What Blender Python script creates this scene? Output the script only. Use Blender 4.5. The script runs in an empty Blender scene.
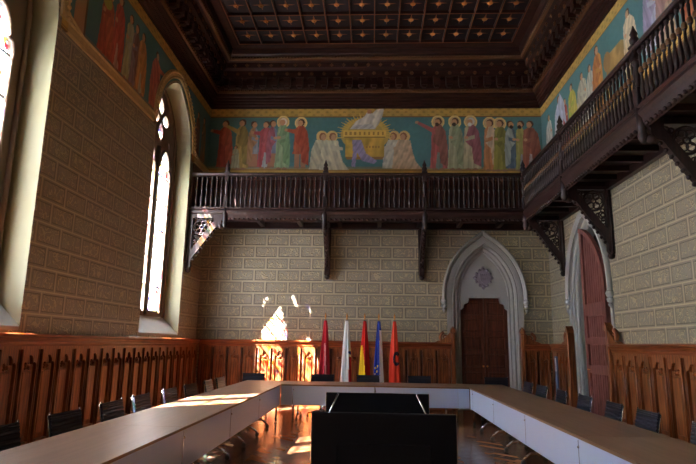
import bpy, bmesh, math, random
import numpy as np
from math import sin, cos, pi, sqrt, atan2
from mathutils import Vector, Matrix
from mathutils.geometry import tessellate_polygon
random.seed(7)
SC = bpy.context.scene
COL = SC.collection

# ------------------------------------------------------------ dimensions
XL, XR, YB, YF = -4.5, 4.54, 14.5, -5.0
ZC = 7.92          # underside of the cornice
ZTOP = 9.75
RECESS = 0.38      # window reveal depth

# ------------------------------------------------------------ materials
def srgb(r, g, b):
    f = lambda c: (c/255/12.92) if c/255 <= .04045 else ((c/255+.055)/1.055)**2.4
    return (f(r), f(g), f(b), 1)

def newmat(name):
    m = bpy.data.materials.new(name); m.use_nodes = True
    nt = m.node_tree; b = nt.nodes['Principled BSDF']
    return m, nt, b

def mat(name, col, rough=.5, metal=0., var=.12, scale=6., stretch=(1, 1, 1), bump=0., spec=.5, coat=0.):
    m, nt, b = newmat(name)
    b.inputs['Roughness'].default_value = rough
    b.inputs['Metallic'].default_value = metal
    b.inputs['Specular IOR Level'].default_value = spec
    b.inputs['Coat Weight'].default_value = coat
    tc = nt.nodes.new('ShaderNodeTexCoord'); mp = nt.nodes.new('ShaderNodeMapping')
    mp.inputs['Scale'].default_value = stretch
    nz = nt.nodes.new('ShaderNodeTexNoise'); nz.inputs['Scale'].default_value = scale; nz.inputs['Detail'].default_value = 4
    nt.links.new(tc.outputs['Object'], mp.inputs[0]); nt.links.new(mp.outputs[0], nz.inputs['Vector'])
    mx = nt.nodes.new('ShaderNodeMix'); mx.data_type = 'RGBA'
    c = col
    mx.inputs['A'].default_value = (c[0]*(1-var), c[1]*(1-var), c[2]*(1-var), 1)
    mx.inputs['B'].default_value = (min(1, c[0]*(1+var)), min(1, c[1]*(1+var)), min(1, c[2]*(1+var)), 1)
    nt.links.new(nz.outputs['Fac'], mx.inputs['Factor'])
    nt.links.new(mx.outputs['Result'], b.inputs['Base Color'])
    if bump:
        bp = nt.nodes.new('ShaderNodeBump'); bp.inputs['Strength'].default_value = bump; bp.inputs['Distance'].default_value = .01
        nt.links.new(nz.outputs['Fac'], bp.inputs['Height']); nt.links.new(bp.outputs[0], b.inputs['Normal'])
    return m

def wood(name, c1, c2, rough=.4, axis='Z', scale=3., spec=.5, coat=0.):
    """streaky grain running along one axis"""
    m, nt, b = newmat(name)
    b.inputs['Roughness'].default_value = rough; b.inputs['Specular IOR Level'].default_value = spec
    b.inputs['Coat Weight'].default_value = coat; b.inputs['Coat Roughness'].default_value = .25
    tc = nt.nodes.new('ShaderNodeTexCoord'); mp = nt.nodes.new('ShaderNodeMapping')
    s = {'Z': (9, 9, .7), 'X': (.7, 9, 9), 'Y': (9, .7, 9)}[axis]
    mp.inputs['Scale'].default_value = s
    nz = nt.nodes.new('ShaderNodeTexNoise'); nz.inputs['Scale'].default_value = scale; nz.inputs['Detail'].default_value = 5
    nz.inputs['Distortion'].default_value = .6
    cr = nt.nodes.new('ShaderNodeValToRGB'); cr.color_ramp.elements[0].position = .35; cr.color_ramp.elements[1].position = .68
    cr.color_ramp.elements[0].color = c1; cr.color_ramp.elements[1].color = c2
    nt.links.new(tc.outputs['Object'], mp.inputs[0]); nt.links.new(mp.outputs[0], nz.inputs['Vector'])
    nt.links.new(nz.outputs['Fac'], cr.inputs[0]); nt.links.new(cr.outputs[0], b.inputs['Base Color'])
    return m

def stone_blocks(name, axis):
    m, nt, b = newmat(name); N = nt.nodes; L = nt.links
    tc = N.new('ShaderNodeTexCoord'); sp = N.new('ShaderNodeSeparateXYZ'); cb = N.new('ShaderNodeCombineXYZ')
    L.new(tc.outputs['Object'], sp.inputs[0])
    off = N.new('ShaderNodeMath'); off.operation = 'ADD'; off.inputs[1].default_value = 30*.6 + (.38 if axis == 'X' else .0)
    L.new(sp.outputs[axis], off.inputs[0])
    offz = N.new('ShaderNodeMath'); offz.operation = 'ADD'; offz.inputs[1].default_value = 10*.31 - .02
    L.new(sp.outputs['Z'], offz.inputs[0])
    L.new(off.outputs[0], cb.inputs[0]); L.new(offz.outputs[0], cb.inputs[1])
    def brick(ms, smooth):
        k = N.new('ShaderNodeTexBrick'); k.inputs['Scale'].default_value = 1
        k.inputs['Brick Width'].default_value = .6; k.inputs['Row Height'].default_value = .31
        k.inputs['Mortar Size'].default_value = ms; k.inputs['Mortar Smooth'].default_value = smooth
        k.offset = .5; L.new(cb.outputs[0], k.inputs['Vector']); return k
    k1 = brick(.013, .3); k2 = brick(.038, .2); k3 = brick(.055, .3)
    def mth(op, a, bb=None, v=None):
        q = N.new('ShaderNodeMath'); q.operation = op
        if isinstance(a, float): q.inputs[0].default_value = a
        else: L.new(a, q.inputs[0])
        if bb is not None:
            if isinstance(bb, float): q.inputs[1].default_value = bb
            else: L.new(bb, q.inputs[1])
        return q.outputs[0]
    # carved scroll ornament inside every block
    mp = N.new('ShaderNodeMapping'); mp.inputs['Scale'].default_value = (1.15, 1.0, 1)
    L.new(cb.outputs[0], mp.inputs[0])
    nz = N.new('ShaderNodeTexNoise'); nz.inputs['Scale'].default_value = 7.0; nz.inputs['Detail'].default_value = .4; nz.inputs['Distortion'].default_value = 1.6
    L.new(mp.outputs[0], nz.inputs['Vector'])
    d = mth('ABSOLUTE', mth('SUBTRACT', nz.outputs['Fac'], .5))
    gl = N.new('ShaderNodeMapRange'); gl.inputs['From Min'].default_value = .025; gl.inputs['From Max'].default_value = .06
    gl.inputs['To Min'].default_value = 1; gl.inputs['To Max'].default_value = 0
    L.new(d, gl.inputs['Value'])
    inner = mth('SUBTRACT', 1., k3.outputs['Fac'])
    glyph = mth('MULTIPLY', gl.outputs[0], inner)
    groove = mth('MULTIPLY', mth('SUBTRACT', k3.outputs['Fac'], k2.outputs['Fac']), 1.)
    n2 = N.new('ShaderNodeTexNoise'); n2.inputs['Scale'].default_value = 1.6; n2.inputs['Detail'].default_value = 6
    L.new(tc.outputs['Object'], n2.inputs['Vector'])
    n3 = N.new('ShaderNodeTexNoise'); n3.inputs['Scale'].default_value = 40; n3.inputs['Detail'].default_value = 3
    L.new(tc.outputs['Object'], n3.inputs['Vector'])
    base = N.new('ShaderNodeMix'); base.data_type = 'RGBA'
    base.inputs['A'].default_value = srgb(138, 128, 110); base.inputs['B'].default_value = srgb(162, 151, 131)
    L.new(n2.outputs['Fac'], base.inputs['Factor'])
    def over(prev, fac, col, amt):
        x = N.new('ShaderNodeMix'); x.data_type = 'RGBA'; L.new(prev, x.inputs['A']); x.inputs['B'].default_value = col
        L.new(mth('MULTIPLY', fac, amt), x.inputs['Factor']); return x.outputs['Result']
    c = over(base.outputs['Result'], glyph, srgb(196, 178, 138), .75)
    c = over(c, groove, srgb(106, 95, 74), .85)
    c = over(c, k1.outputs['Fac'], srgb(200, 186, 148), .8)
    L.new(c, b.inputs['Base Color'])
    h = mth('ADD', mth('MULTIPLY', k2.outputs['Fac'], .9), mth('MULTIPLY', glyph, .8))
    h = mth('ADD', h, mth('MULTIPLY', n3.outputs['Fac'], .25))
    bp = N.new('ShaderNodeBump'); bp.inputs['Strength'].default_value = .9; bp.inputs['Distance'].default_value = .02
    L.new(h, bp.inputs['Height']); L.new(bp.outputs[0], b.inputs['Normal'])
    b.inputs['Roughness'].default_value = .42; b.inputs['Specular IOR Level'].default_value = .6
    return m

def parquet(name):
    m, nt, b = newmat(name); N = nt.nodes; L = nt.links
    tc = N.new('ShaderNodeTexCoord')
    mp = N.new('ShaderNodeMapping'); mp.inputs['Rotation'].default_value = (0, 0, pi/4)
    L.new(tc.outputs['Object'], mp.inputs[0])
    k = N.new('ShaderNodeTexBrick'); k.inputs['Scale'].default_value = 1; k.inputs['Brick Width'].default_value = .5
    k.inputs['Row Height'].default_value = .1; k.inputs['Mortar Size'].default_value = .002; k.offset = .5
    k.inputs['Color1'].default_value = srgb(116, 76, 52); k.inputs['Color2'].default_value = srgb(172, 126, 92); k.inputs['Mortar'].default_value = srgb(35, 18, 12)
    L.new(mp.outputs[0], k.inputs['Vector'])
    ck = N.new('ShaderNodeTexChecker'); ck.inputs['Scale'].default_value = 1.0
    mp2 = N.new('ShaderNodeMapping'); mp2.inputs['Rotation'].default_value = (0, 0, -pi/4); L.new(tc.outputs['Object'], mp2.inputs[0])
    k2 = N.new('ShaderNodeTexBrick'); k2.inputs['Scale'].default_value = 1; k2.inputs['Brick Width'].default_value = .5
    k2.inputs['Row Height'].default_value = .1; k2.inputs['Mortar Size'].default_value = .002
    k2.inputs['Color1'].default_value = srgb(92, 58, 40); k2.inputs['Color2'].default_value = srgb(144, 100, 72); k2.inputs['Mortar'].default_value = srgb(35, 18, 12)
    L.new(mp2.outputs[0], k2.inputs['Vector'])
    sp = N.new('ShaderNodeSeparateXYZ'); L.new(tc.outputs['Object'], sp.inputs[0])
    sn = N.new('ShaderNodeMath'); sn.operation = 'PINGPONG'; sn.inputs[1].default_value = .42; L.new(sp.outputs['X'], sn.inputs[0])
    # zig-zag bands: alternate plank direction every 0.42 m
    fl = N.new('ShaderNodeMath'); fl.operation = 'MODULO'; fl.inputs[1].default_value = .84
    ad = N.new('ShaderNodeMath'); ad.operation = 'ADD'; ad.inputs[1].default_value = 42; L.new(sp.outputs['X'], ad.inputs[0]); L.new(ad.outputs[0], fl.inputs[0])
    gt = N.new('ShaderNodeMath'); gt.operation = 'GREATER_THAN'; gt.inputs[1].default_value = .42; L.new(fl.outputs[0], gt.inputs[0])
    mx = N.new('ShaderNodeMix'); mx.data_type = 'RGBA'; L.new(gt.outputs[0], mx.inputs['Factor'])
    L.new(k.outputs['Color'], mx.inputs['A']); L.new(k2.outputs['Color'], mx.inputs['B'])
    L.new(mx.outputs['Result'], b.inputs['Base Color'])
    nz = N.new('ShaderNodeTexNoise'); nz.inputs['Scale'].default_value = 5; L.new(tc.outputs['Object'], nz.inputs['Vector'])
    mr = N.new('ShaderNodeMapRange'); mr.inputs['To Min'].default_value = .10; mr.inputs['To Max'].default_value = .26
    L.new(nz.outputs['Fac'], mr.inputs['Value']); L.new(mr.outputs[0], b.inputs['Roughness'])
    bp = N.new('ShaderNodeBump'); bp.inputs['Strength'].default_value = .15; bp.inputs['Distance'].default_value = .01
    L.new(nz.outputs['Fac'], bp.inputs['Height']); L.new(bp.outputs[0], b.inputs['Normal'])
    return m

def stained(name):
    """leaded glass: mostly clear quarries with a coloured border, lets the daylight through"""
    m = bpy.data.materials.new(name); m.use_nodes = True; nt = m.node_tree; N = nt.nodes; L = nt.links
    for n in list(N): N.remove(n)
    out = N.new('ShaderNodeOutputMaterial'); tr = N.new('ShaderNodeBsdfTransparent'); gl = N.new('ShaderNodeBsdfGlossy'); gl.inputs['Roughness'].default_value = .1
    tl = N.new('ShaderNodeBsdfTranslucent')
    tc = N.new('ShaderNodeTexCoord'); vo = N.new('ShaderNodeTexVoronoi'); vo.inputs['Scale'].default_value = 15
    L.new(tc.outputs['Object'], vo.inputs['Vector'])
    cr = N.new('ShaderNodeValToRGB'); cr.color_ramp.interpolation = 'CONSTANT'
    e = cr.color_ramp.elements; e[0].position = 0; e[0].color = (.8, .8, .82, 1); e[1].position = .4; e[1].color = (.62, .68, .8, 1)
    for p, c in ((.6, (.8, .66, .2, 1)), (.68, (.8, .82, .8, 1)), (.76, (.05, .08, .4, 1)), (.82, (.8, .75, .8, 1)), (.88, (.4, .05, .07, 1)), (.93, (.3, .5, .35, 1))):
        q = e.new(p); q.color = c
    sp = N.new('ShaderNodeSeparateColor'); L.new(vo.outputs['Color'], sp.inputs[0]); L.new(sp.outputs[0], cr.inputs[0])
    ve = N.new('ShaderNodeTexVoronoi'); ve.feature = 'DISTANCE_TO_EDGE'; ve.inputs['Scale'].default_value = 15; L.new(tc.outputs['Object'], ve.inputs['Vector'])
    gt = N.new('ShaderNodeMath'); gt.operation = 'GREATER_THAN'; gt.inputs[1].default_value = .035; L.new(ve.outputs['Distance'], gt.inputs[0])
    lm = N.new('ShaderNodeMix'); lm.data_type = 'RGBA'; lm.inputs['A'].default_value = (.01, .01, .012, 1); L.new(gt.outputs[0], lm.inputs['Factor']); L.new(cr.outputs[0], lm.inputs['B'])
    L.new(lm.outputs['Result'], tr.inputs['Color']); L.new(lm.outputs['Result'], tl.inputs['Color'])
    m1 = N.new('ShaderNodeMixShader'); m1.inputs[0].default_value = .25; L.new(tr.outputs[0], m1.inputs[1]); L.new(tl.outputs[0], m1.inputs[2])
    m2 = N.new('ShaderNodeMixShader'); m2.inputs[0].default_value = .05; L.new(m1.outputs[0], m2.inputs[1]); L.new(gl.outputs[0], m2.inputs[2])
    L.new(m2.outputs[0], out.inputs[0])
    return m

def painted(name):
    m, nt, b = newmat(name)
    a = nt.nodes.new('ShaderNodeVertexColor'); a.layer_name = 'paint'
    nt.links.new(a.outputs[0], b.inputs['Base Color'])
    b.inputs['Roughness'].default_value = .6
    return m

M = {}
M['stoneX'] = stone_blocks('carved stone blocks back', 'X')
M['stoneY'] = stone_blocks('carved stone blocks side', 'Y')
M['plaster'] = mat('plain stone', srgb(206, 194, 170), .7, var=.05)
M['jamb'] = mat('cream jamb stone', srgb(158, 152, 120), .55, var=.05, scale=3)
M['tracery'] = mat('tracery stone', srgb(120, 100, 84), .7, var=.1)
M['doorstone'] = mat('pale grey door stone', srgb(166, 164, 160), .6, var=.06, scale=4, bump=.1)
M['armsstone'] = mat('mauve grey carved stone', srgb(140, 130, 142), .6, var=.12, scale=14)
M['oak'] = wood('warm carved wood', srgb(98, 50, 24), srgb(160, 92, 48), .38, 'Z', spec=.5)
M['oakH'] = wood('warm wood rail', srgb(108, 52, 26), srgb(156, 86, 46), .35, 'Y', spec=.5)
M['oakX'] = wood('warm wood rail across', srgb(112, 50, 24), srgb(168, 88, 44), .35, 'X', spec=.5)
M['oakdark'] = wood('dark wood and panel gap shade', srgb(60, 24, 14), srgb(96, 44, 24), .5, 'Z')  # dado's own dark wood; on wainscot backing it also carries the gap shadow
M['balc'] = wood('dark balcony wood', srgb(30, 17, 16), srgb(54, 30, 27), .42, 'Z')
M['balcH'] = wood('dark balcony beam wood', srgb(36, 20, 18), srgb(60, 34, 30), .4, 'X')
M['doorwood'] = wood('mahogany door', srgb(74, 32, 18), srgb(108, 52, 30), .45, 'Z')
M['doorred'] = wood('reddish door', srgb(104, 56, 48), srgb(140, 84, 76), .5, 'Z')
M['ceilwood'] = wood('dark ceiling wood', srgb(40, 18, 13), srgb(66, 32, 22), .45, 'X')
M['ceildeep'] = mat('dark blue brown coffer ground', srgb(34, 22, 24), .6)
M['gold'] = mat('old gilding', srgb(206, 140, 72), .45, metal=.35, var=.25, scale=18, bump=.3)
M['goldband'] = mat('gilded band', srgb(206, 178, 124), .5, metal=.15, var=.25, scale=12, bump=.4)
M['dullgold'] = mat('dull gilding', srgb(112, 78, 48), .5, metal=.3, var=.3, scale=20)
M['glass'] = stained('leaded stained glass')
M['lead'] = mat('lead bar', srgb(50, 50, 60), .6)
M['paint'] = painted('mural paint')
M['floor'] = parquet('herringbone parquet')
M['tabletop'] = wood('walnut laminate top', srgb(118, 84, 62), srgb(136, 100, 76), .4, 'Y', scale=1.5, spec=.5)
M['tabletopX'] = wood('walnut laminate top across', srgb(118, 84, 62), srgb(136, 100, 76), .4, 'X', scale=1.5, spec=.5)
M['tedge'] = mat('table edge', srgb(120, 84, 58), .5)
M['panel'] = mat('pale grey modesty panel', srgb(186, 202, 232), .42, metal=.4, var=.02, scale=2)
M['chrome'] = mat('chrome', (.75, .76, .8, 1), .16, metal=1., var=.02)
M['castor'] = mat('black castor', (.015, .015, .017, 1), .4)
M['mesh'] = mat('black chair mesh', srgb(24, 27, 42), .4, var=.1, spec=.5)
M['black'] = mat('black plastic', srgb(14, 13, 17), .35, var=.05)
M['screen'] = mat('black screen back', srgb(7, 6, 10), .7, spec=.15, var=.03)
M['bluegrey'] = mat('blue grey coated metal', srgb(88, 110, 140), .4)
M['whiteplastic'] = mat('white plastic', srgb(215, 220, 228), .4)
for n, c in dict(crimson=(196, 30, 50), white=(232, 230, 232), red=(214, 32, 28), yellow=(250, 200, 30), blue=(24, 50, 150),
                 orange=(226, 62, 36), navy=(40, 26, 52), star=(245, 210, 50), rosehighlight=(232, 150, 150)).items():
    M['f_'+n] = mat('flag '+n, srgb(*c), .65, var=.05, spec=.3)

# ------------------------------------------------------------ mesh builder
class MB:
    def __init__(s): s.v = []; s.f = []; s.m = []; s.sm = []
    def add(s, vs, fs, m=0, smooth=False):
        o = len(s.v); s.v.extend([tuple(p) for p in vs])
        for f in fs: s.f.append([i+o for i in f]); s.m.append(m); s.sm.append(smooth)
    def box(s, x0, x1, y0, y1, z0, z1, m=0, T=None):
        vs = [(x, y, z) for x in (x0, x1) for y in (y0, y1) for z in (z0, z1)]
        if T: vs = [T(*p) for p in vs]
        s.add(vs, [(0, 1, 3, 2), (4, 6, 7, 5), (0, 4, 5, 1), (2, 3, 7, 6), (0, 2, 6, 4), (1, 5, 7, 3)], m)
        return s
    def bbox(s, x0, x1, y0, y1, z0, z1, bev=.01, m=0, T=None):
        """box with chamfered edges"""
        b = bev; vs = []; fs = []
        pts = []
        for sx in (0, 1):
            for sy in (0, 1):
                for sz in (0, 1):
                    X, Y, Z = (x0, x1)[sx], (y0, y1)[sy], (z0, z1)[sz]
                    dx, dy, dz = (b if sx == 0 else -b), (b if sy == 0 else -b), (b if sz == 0 else -b)
                    pts += [(X, Y+dy, Z+dz), (X+dx, Y, Z+dz), (X+dx, Y+dy, Z)]
        idx = lambda sx, sy, sz, k: (sx*4+sy*2+sz)*3+k
        for sx in (0, 1): fs.append([idx(sx, a, c, 0) for a, c in ((0, 0), (1, 0), (1, 1), (0, 1))])
        for sy in (0, 1): fs.append([idx(a, sy, c, 1) for a, c in ((0, 0), (1, 0), (1, 1), (0, 1))])
        for sz in (0, 1): fs.append([idx(a, c, sz, 2) for a, c in ((0, 0), (1, 0), (1, 1), (0, 1))])
        for sy in (0, 1):
            for sz in (0, 1): fs.append([idx(0, sy, sz, 1), idx(0, sy, sz, 2), idx(1, sy, sz, 2), idx(1, sy, sz, 1)])
        for sx in (0, 1):
            for sz in (0, 1): fs.append([idx(sx, 0, sz, 0), idx(sx, 0, sz, 2), idx(sx, 1, sz, 2), idx(sx, 1, sz, 0)])
        for sx in (0, 1):
            for sy in (0, 1): fs.append([idx(sx, sy, 0, 0), idx(sx, sy, 0, 1), idx(sx, sy, 1, 1), idx(sx, sy, 1, 0)])
        for sx in (0, 1):
            for sy in (0, 1):
                for sz in (0, 1): fs.append([idx(sx, sy, sz, 0), idx(sx, sy, sz, 1), idx(sx, sy, sz, 2)])
        if T: pts = [T(*p) for p in pts]
        s.add(pts, fs, m); return s
    def prism(s, outer, t0, t1, T, holes=(), m=0, ms=None, caps=(True, True)):
        """outline (u,v) with holes extruded along t; T maps (u,v,t) to the room"""
        loops = [list(outer)] + [list(h) for h in holes]
        flat = [p for l in loops for p in l]
        tris = tessellate_polygon([[Vector((p[0], p[1], 0)) for p in l] for l in loops])
        n = len(flat)
        vs = [T(p[0], p[1], t0) for p in flat] + [T(p[0], p[1], t1) for p in flat]
        fs = []
        if caps[0]: fs += [tuple(t) for t in tris]
        if caps[1]: fs += [tuple(i+n for i in t)[::-1] for t in tris]
        s.add(vs, fs, m)
        o = 0; sf = []
        for l in loops:
            k = len(l)
            for i in range(k): j = (i+1) % k; sf.append((o+i, o+j, o+j+n, o+i+n))
            o += k
        s.add(vs, sf, m if ms is None else ms); return s
    def sweep(s, path, prof, T, closed=False, m=0, smooth=False, close_prof=False):
        """profile (d outward, t) swept along a 2-D path with mitred corners"""
        n = len(path); P = [Vector(p) for p in path]; rows = []
        for i in range(n):
            if closed: a = P[i]-P[i-1]; b = P[(i+1) % n]-P[i]
            else:
                a = P[i]-P[i-1] if i > 0 else P[1]-P[0]; b = P[i+1]-P[i] if i < n-1 else a
            a = a.normalized(); b = b.normalized()
            na = Vector((-a.y, a.x)); nb = Vector((-b.y, b.x)); mi = (na+nb)
            mi = mi/max(1e-6, mi.length); mi = mi/max(.3, mi.dot(na))
            rows.append([T(*(P[i]+mi*d), t) for d, t in prof])
        k = len(prof); vs = [p for r in rows for p in r]; fs = []
        for i in range(n if closed else n-1):
            j = (i+1) % n
            for q in range(k if close_prof else k-1):
                r = (q+1) % k; fs.append((i*k+q, j*k+q, j*k+r, i*k+r))
        if close_prof and not closed: fs += [tuple(range(k)), tuple(range((n-1)*k, n*k))[::-1]]
        s.add(vs, fs, m, smooth); return s
    def tube(s, pts, r, n=8, m=0, smooth=True, closed=False):
        P = [Vector(p) for p in pts]; k = len(P); rs = r if isinstance(r, (list, tuple)) else [r]*k
        vs = []; up = None
        for i in range(k):
            if closed: d = (P[(i+1) % k]-P[i-1]).normalized()
            else: d = (P[min(i+1, k-1)]-P[max(i-1, 0)]).normalized()
            if up is None:
                up = Vector((0, 0, 1)) if abs(d.z) < .9 else Vector((1, 0, 0))
            x = d.cross(up).normalized(); y = x.cross(d).normalized(); up = y
            for j in range(n):
                a = 2*pi*j/n; vs.append(P[i]+(x*cos(a)+y*sin(a))*rs[i])
        fs = []
        for i in range(k if closed else k-1):
            i2 = (i+1) % k
            for j in range(n): fs.append((i*n+j, i*n+(j+1) % n, i2*n+(j+1) % n, i2*n+j))
        if not closed: fs += [tuple(range(n))[::-1], tuple(range((k-1)*n, k*n))]
        s.add(vs, fs, m, smooth); return s
    def lathe(s, prof, c=(0, 0, 0), n=12, m=0, T=None, smooth=True, square=False):
        vs = []; k = len(prof)
        for r, z in prof:
            for j in range(n):
                a = 2*pi*(j+.5)/n; p = (c[0]+r*cos(a), c[1]+r*sin(a), c[2]+z)
                vs.append(T(*p) if T else p)
        fs = [(i*n+j, i*n+(j+1) % n, (i+1)*n+(j+1) % n, (i+1)*n+j) for i in range(k-1) for j in range(n)]
        fs += [tuple(range(n))[::-1], tuple(range((k-1)*n, k*n))]
        s.add(vs, fs, m, smooth); return s
    def ball(s, c, r, n=8, m=0, sc=(1, 1, 1)):
        vs = []; K = max(4, n//2)
        for i in range(K+1):
            t = pi*i/K
            for j in range(n):
                a = 2*pi*j/n; vs.append((c[0]+r*sc[0]*sin(t)*cos(a), c[1]+r*sc[1]*sin(t)*sin(a), c[2]+r*sc[2]*cos(t)))
        s.add(vs, [(i*n+j, i*n+(j+1) % n, (i+1)*n+(j+1) % n, (i+1)*n+j) for i in range(K) for j in range(n)], m, True); return s
    def build(s, name, mats, parent=None, kind=None, loc=None, label=None, cat=None, group=None):
        me = bpy.data.meshes.new(name); me.from_pydata(s.v, [], s.f)
        for x in (mats if isinstance(mats, (list, tuple)) else [mats]): me.materials.append(x)
        me.polygons.foreach_set('material_index', s.m); me.polygons.foreach_set('use_smooth', s.sm)
        bm = bmesh.new(); bm.from_mesh(me)
        bmesh.ops.remove_doubles(bm, verts=bm.verts, dist=1e-5)
        bmesh.ops.recalc_face_normals(bm, faces=bm.faces); bm.to_mesh(me); bm.free()
        o = bpy.data.objects.new(name, me); COL.objects.link(o)
        if parent: o.parent = parent
        if loc: o.location = loc
        if kind: o['kind'] = kind
        if label: o['label'] = label
        if cat: o['category'] = cat
        if group: o['group'] = group
        return o

def empty(name, loc, rz=0, label=None, cat=None, group=None, kind=None):
    o = bpy.data.objects.new(name, None); COL.objects.link(o); o.location = loc; o.rotation_euler = (0, 0, rz)
    o.empty_display_size = .1
    if label: o['label'] = label
    if cat: o['category'] = cat
    if group: o['group'] = group
    if kind: o['kind'] = kind
    return o

def copy_tree(o, parent=None):
    c = o.copy(); COL.objects.link(c); c.parent = parent
    for ch in list(o.children): copy_tree(ch, c)
    return c

def inst(src, parent, loc, name=None, rz=None):
    c = src.copy(); COL.objects.link(c); c.parent = parent; c.location = loc
    if rz is not None: c.rotation_euler = (0, 0, rz)
    return c

TL = lambda u, v, t: (XL - t, u, v)      # left wall:  u = y, v = z, t = depth away from the room
TR = lambda u, v, t: (XR + t, u, v)
TB = lambda u, v, t: (u, YB + t, v)
TFr = lambda u, v, t: (u, YF - t, v)

def arch(c, w, z0, zs, rise, n=12):
    """pointed arch outline: bottom left, up, over, bottom right"""
    R = (w*w+rise*rise)/(2*w); pts = [(c-w, z0)]
    cl = c-w+R; a1 = math.asin(min(1, rise/R))
    if R < w: a1 = pi-a1 if cl < c else a1
    for i in range(n+1):
        a = a1*i/n; pts.append((cl-R*cos(a), zs+R*sin(a)))
    right = [(2*c-x, z) for x, z in pts[::-1]][1:]
    return pts + right

# ------------------------------------------------------------ shell
WIN = [5.97, 11.96, -0.02]
FWIN = []
WW, WZ0, WZS, WR = 1.13, 1.66, 5.9, 1.52
DB = (2.87, .64, 2.79, 1.2)      # back door: centre, half width, springing, rise (opening)
DR = (11.98, .93, 2.7, 1.42)
w = MB()
w.prism([(YF, 0), (YB, 0), (YB, ZTOP), (YF, ZTOP)], 0, .5, TL, [arch(c, WW, WZ0, WZS, WR) for c in WIN], ms=1)
w.build('wall_left', [M['stoneY'], M['jamb']], kind='structure')
w = MB()
w.prism([(XL-.5, 0), (XR+.5, 0), (XR+.5, ZTOP), (XL-.5, ZTOP)], 0, .35, TB, [arch(DB[0], .84, 0.0001, DB[2], 1.40)], ms=1)
w.build('wall_back', [M['stoneX'], M['doorstone']], kind='structure')
w = MB()
w.prism([(YF, 0), (YB, 0), (YB, ZTOP), (YF, ZTOP)], 0, .4, TR, [arch(DR[0], 1.10, 0.0001, DR[2], 1.638)], ms=1)
w.build('wall_right', [M['stoneY'], M['doorstone']], kind='structure')
w = MB()
w.prism([(XL-.5, 0), (XR+.5, 0), (XR+.5, ZTOP), (XL-.5, ZTOP)], 0, .35, TFr, [arch(c, .85, 3.4, 5.6, 1.5) for c in FWIN])
w.build('wall_front', M['plaster'], kind='structure')
w = MB(); w.box(XL-.6, XR+1.6, YF-.4, YB+.6, -.2, 0); w.build('floor', M['floor'], kind='structure')

# dark passage behind the right door
w = MB()
y0, y1 = DR[0]-1.2, DR[0]+1.2
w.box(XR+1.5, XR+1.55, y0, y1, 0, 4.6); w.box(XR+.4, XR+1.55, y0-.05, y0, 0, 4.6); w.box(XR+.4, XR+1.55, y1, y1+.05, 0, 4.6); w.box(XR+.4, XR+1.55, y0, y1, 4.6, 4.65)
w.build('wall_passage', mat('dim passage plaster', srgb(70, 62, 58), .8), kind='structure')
w = MB(); w.box(DB[0]-.9, DB[0]+.9, YB+.34, YB+.4, 0, 4.4)
w.build('wall_behind_door', M['plaster'], kind='structure')

# ceiling with coffers
GX0, GX1, GY1 = XL+.92, XR-.92, YB-.90
NX = 12; CX = (GX1-GX0)/NX; CY = .66; NY = 27
ZG = 9.36
w = MB()
w.box(XL-.5, XR+.5, YF-.3, YB+.5, ZG+.07, ZG+.3, 1)
for i in range(NX+1):
    x = GX0+i*CX; w.box(x-.022, x+.022, GY1-NY*CY, GY1, ZG, ZG+.08, 0); w.box(x-.008, x+.008, GY1-NY*CY, GY1, ZG-.008, ZG, 2)
for j in range(NY+1):
    y = GY1-j*CY; w.box(GX0, GX1, y-.022, y+.022, ZG, ZG+.08, 0); w.box(GX0, GX1, y-.008, y+.008, ZG-.008, ZG, 2)
for i in range(NX):
    for j in range(NY):
        cx, cy = GX0+(i+.5)*CX, GY1-(j+.5)*CY
        zz = ZG+.065
        for a in range(4):      # four thin gilded rays of each coffer
            c_, s_ = cos(a*pi/2), sin(a*pi/2); q = [(0.04, -.03), (.22, 0), (.04, .03)]
            w.add([(cx+u*c_-v*s_, cy+u*s_+v*c_, zz) for u, v in q], [(0, 1, 2)], 2)
ceil = w.build('ceiling', [M['ceilwood'], M['ceildeep'], mat('orange brown paint', srgb(138, 84, 46), .5)], kind='structure')
w = MB()
for a in range(8):
    t = a*pi/4; w.ball((.042*cos(t), .042*sin(t), 0), .026, 6, 0, (1, 1, .6))
w.ball((0, 0, -.015), .03, 8, 0)
boss = w.build('rosette', M['gold'], ceil, loc=(GX0+.5*CX, GY1-.5*CY, ZG+.045))
for j in range(8):
    for i in range(NX):
        if i or j: inst(boss, ceil, (GX0+(i+.5)*CX, GY1-(j+.5)*CY, ZG+.045))

# cornice: profile swept round the room  (d = inwards, t = z)
RECT = [(XL, YF), (XR, YF), (XR, YB), (XL, YB)]      # counter-clockwise: left normal points inwards
TZ = lambda u, v, t: (u, v, t)
w = MB()
prof = [(-.02, 7.9), (.035, 7.9), (.035, 7.96), (.07, 7.98), (.07, 8.03), (.105, 8.05), (.105, 8.1), (.14, 8.12), (.14, 8.17), (.19, 8.2), (.2, 8.27)]
w.sweep(RECT, prof, TZ, True, 0)
w.sweep(RECT, [(.2, 8.27), (.25, 8.28), (.26, 8.33), (.23, 8.37)], TZ, True, 1)
w.sweep(RECT, [(.23, 8.37), (.25, 8.4), (.27, 8.62), (.36, 8.66), (.38, 8.85), (.47, 8.9), (.5, 9.03), (.57, 9.05)], TZ, True, 0)
w.sweep(RECT, [(.57, 9.05), (.63, 9.06), (.65, 9.1), (.62, 9.14), (.6, 9.15)], TZ, True, 2)
w.sweep(RECT, [(.6, 9.15), (.66, 9.2), (.7, 9.34), (.86, 9.36), (.9, ZG+.02), (.93, ZG+.09)], TZ, True, 0)
def along(u0, u1, step, fn):
    n = int((u1-u0)/step)
    for i in range(n+1): fn(u0+(u1-u0)*(i+.5)/(n+1))
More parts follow.
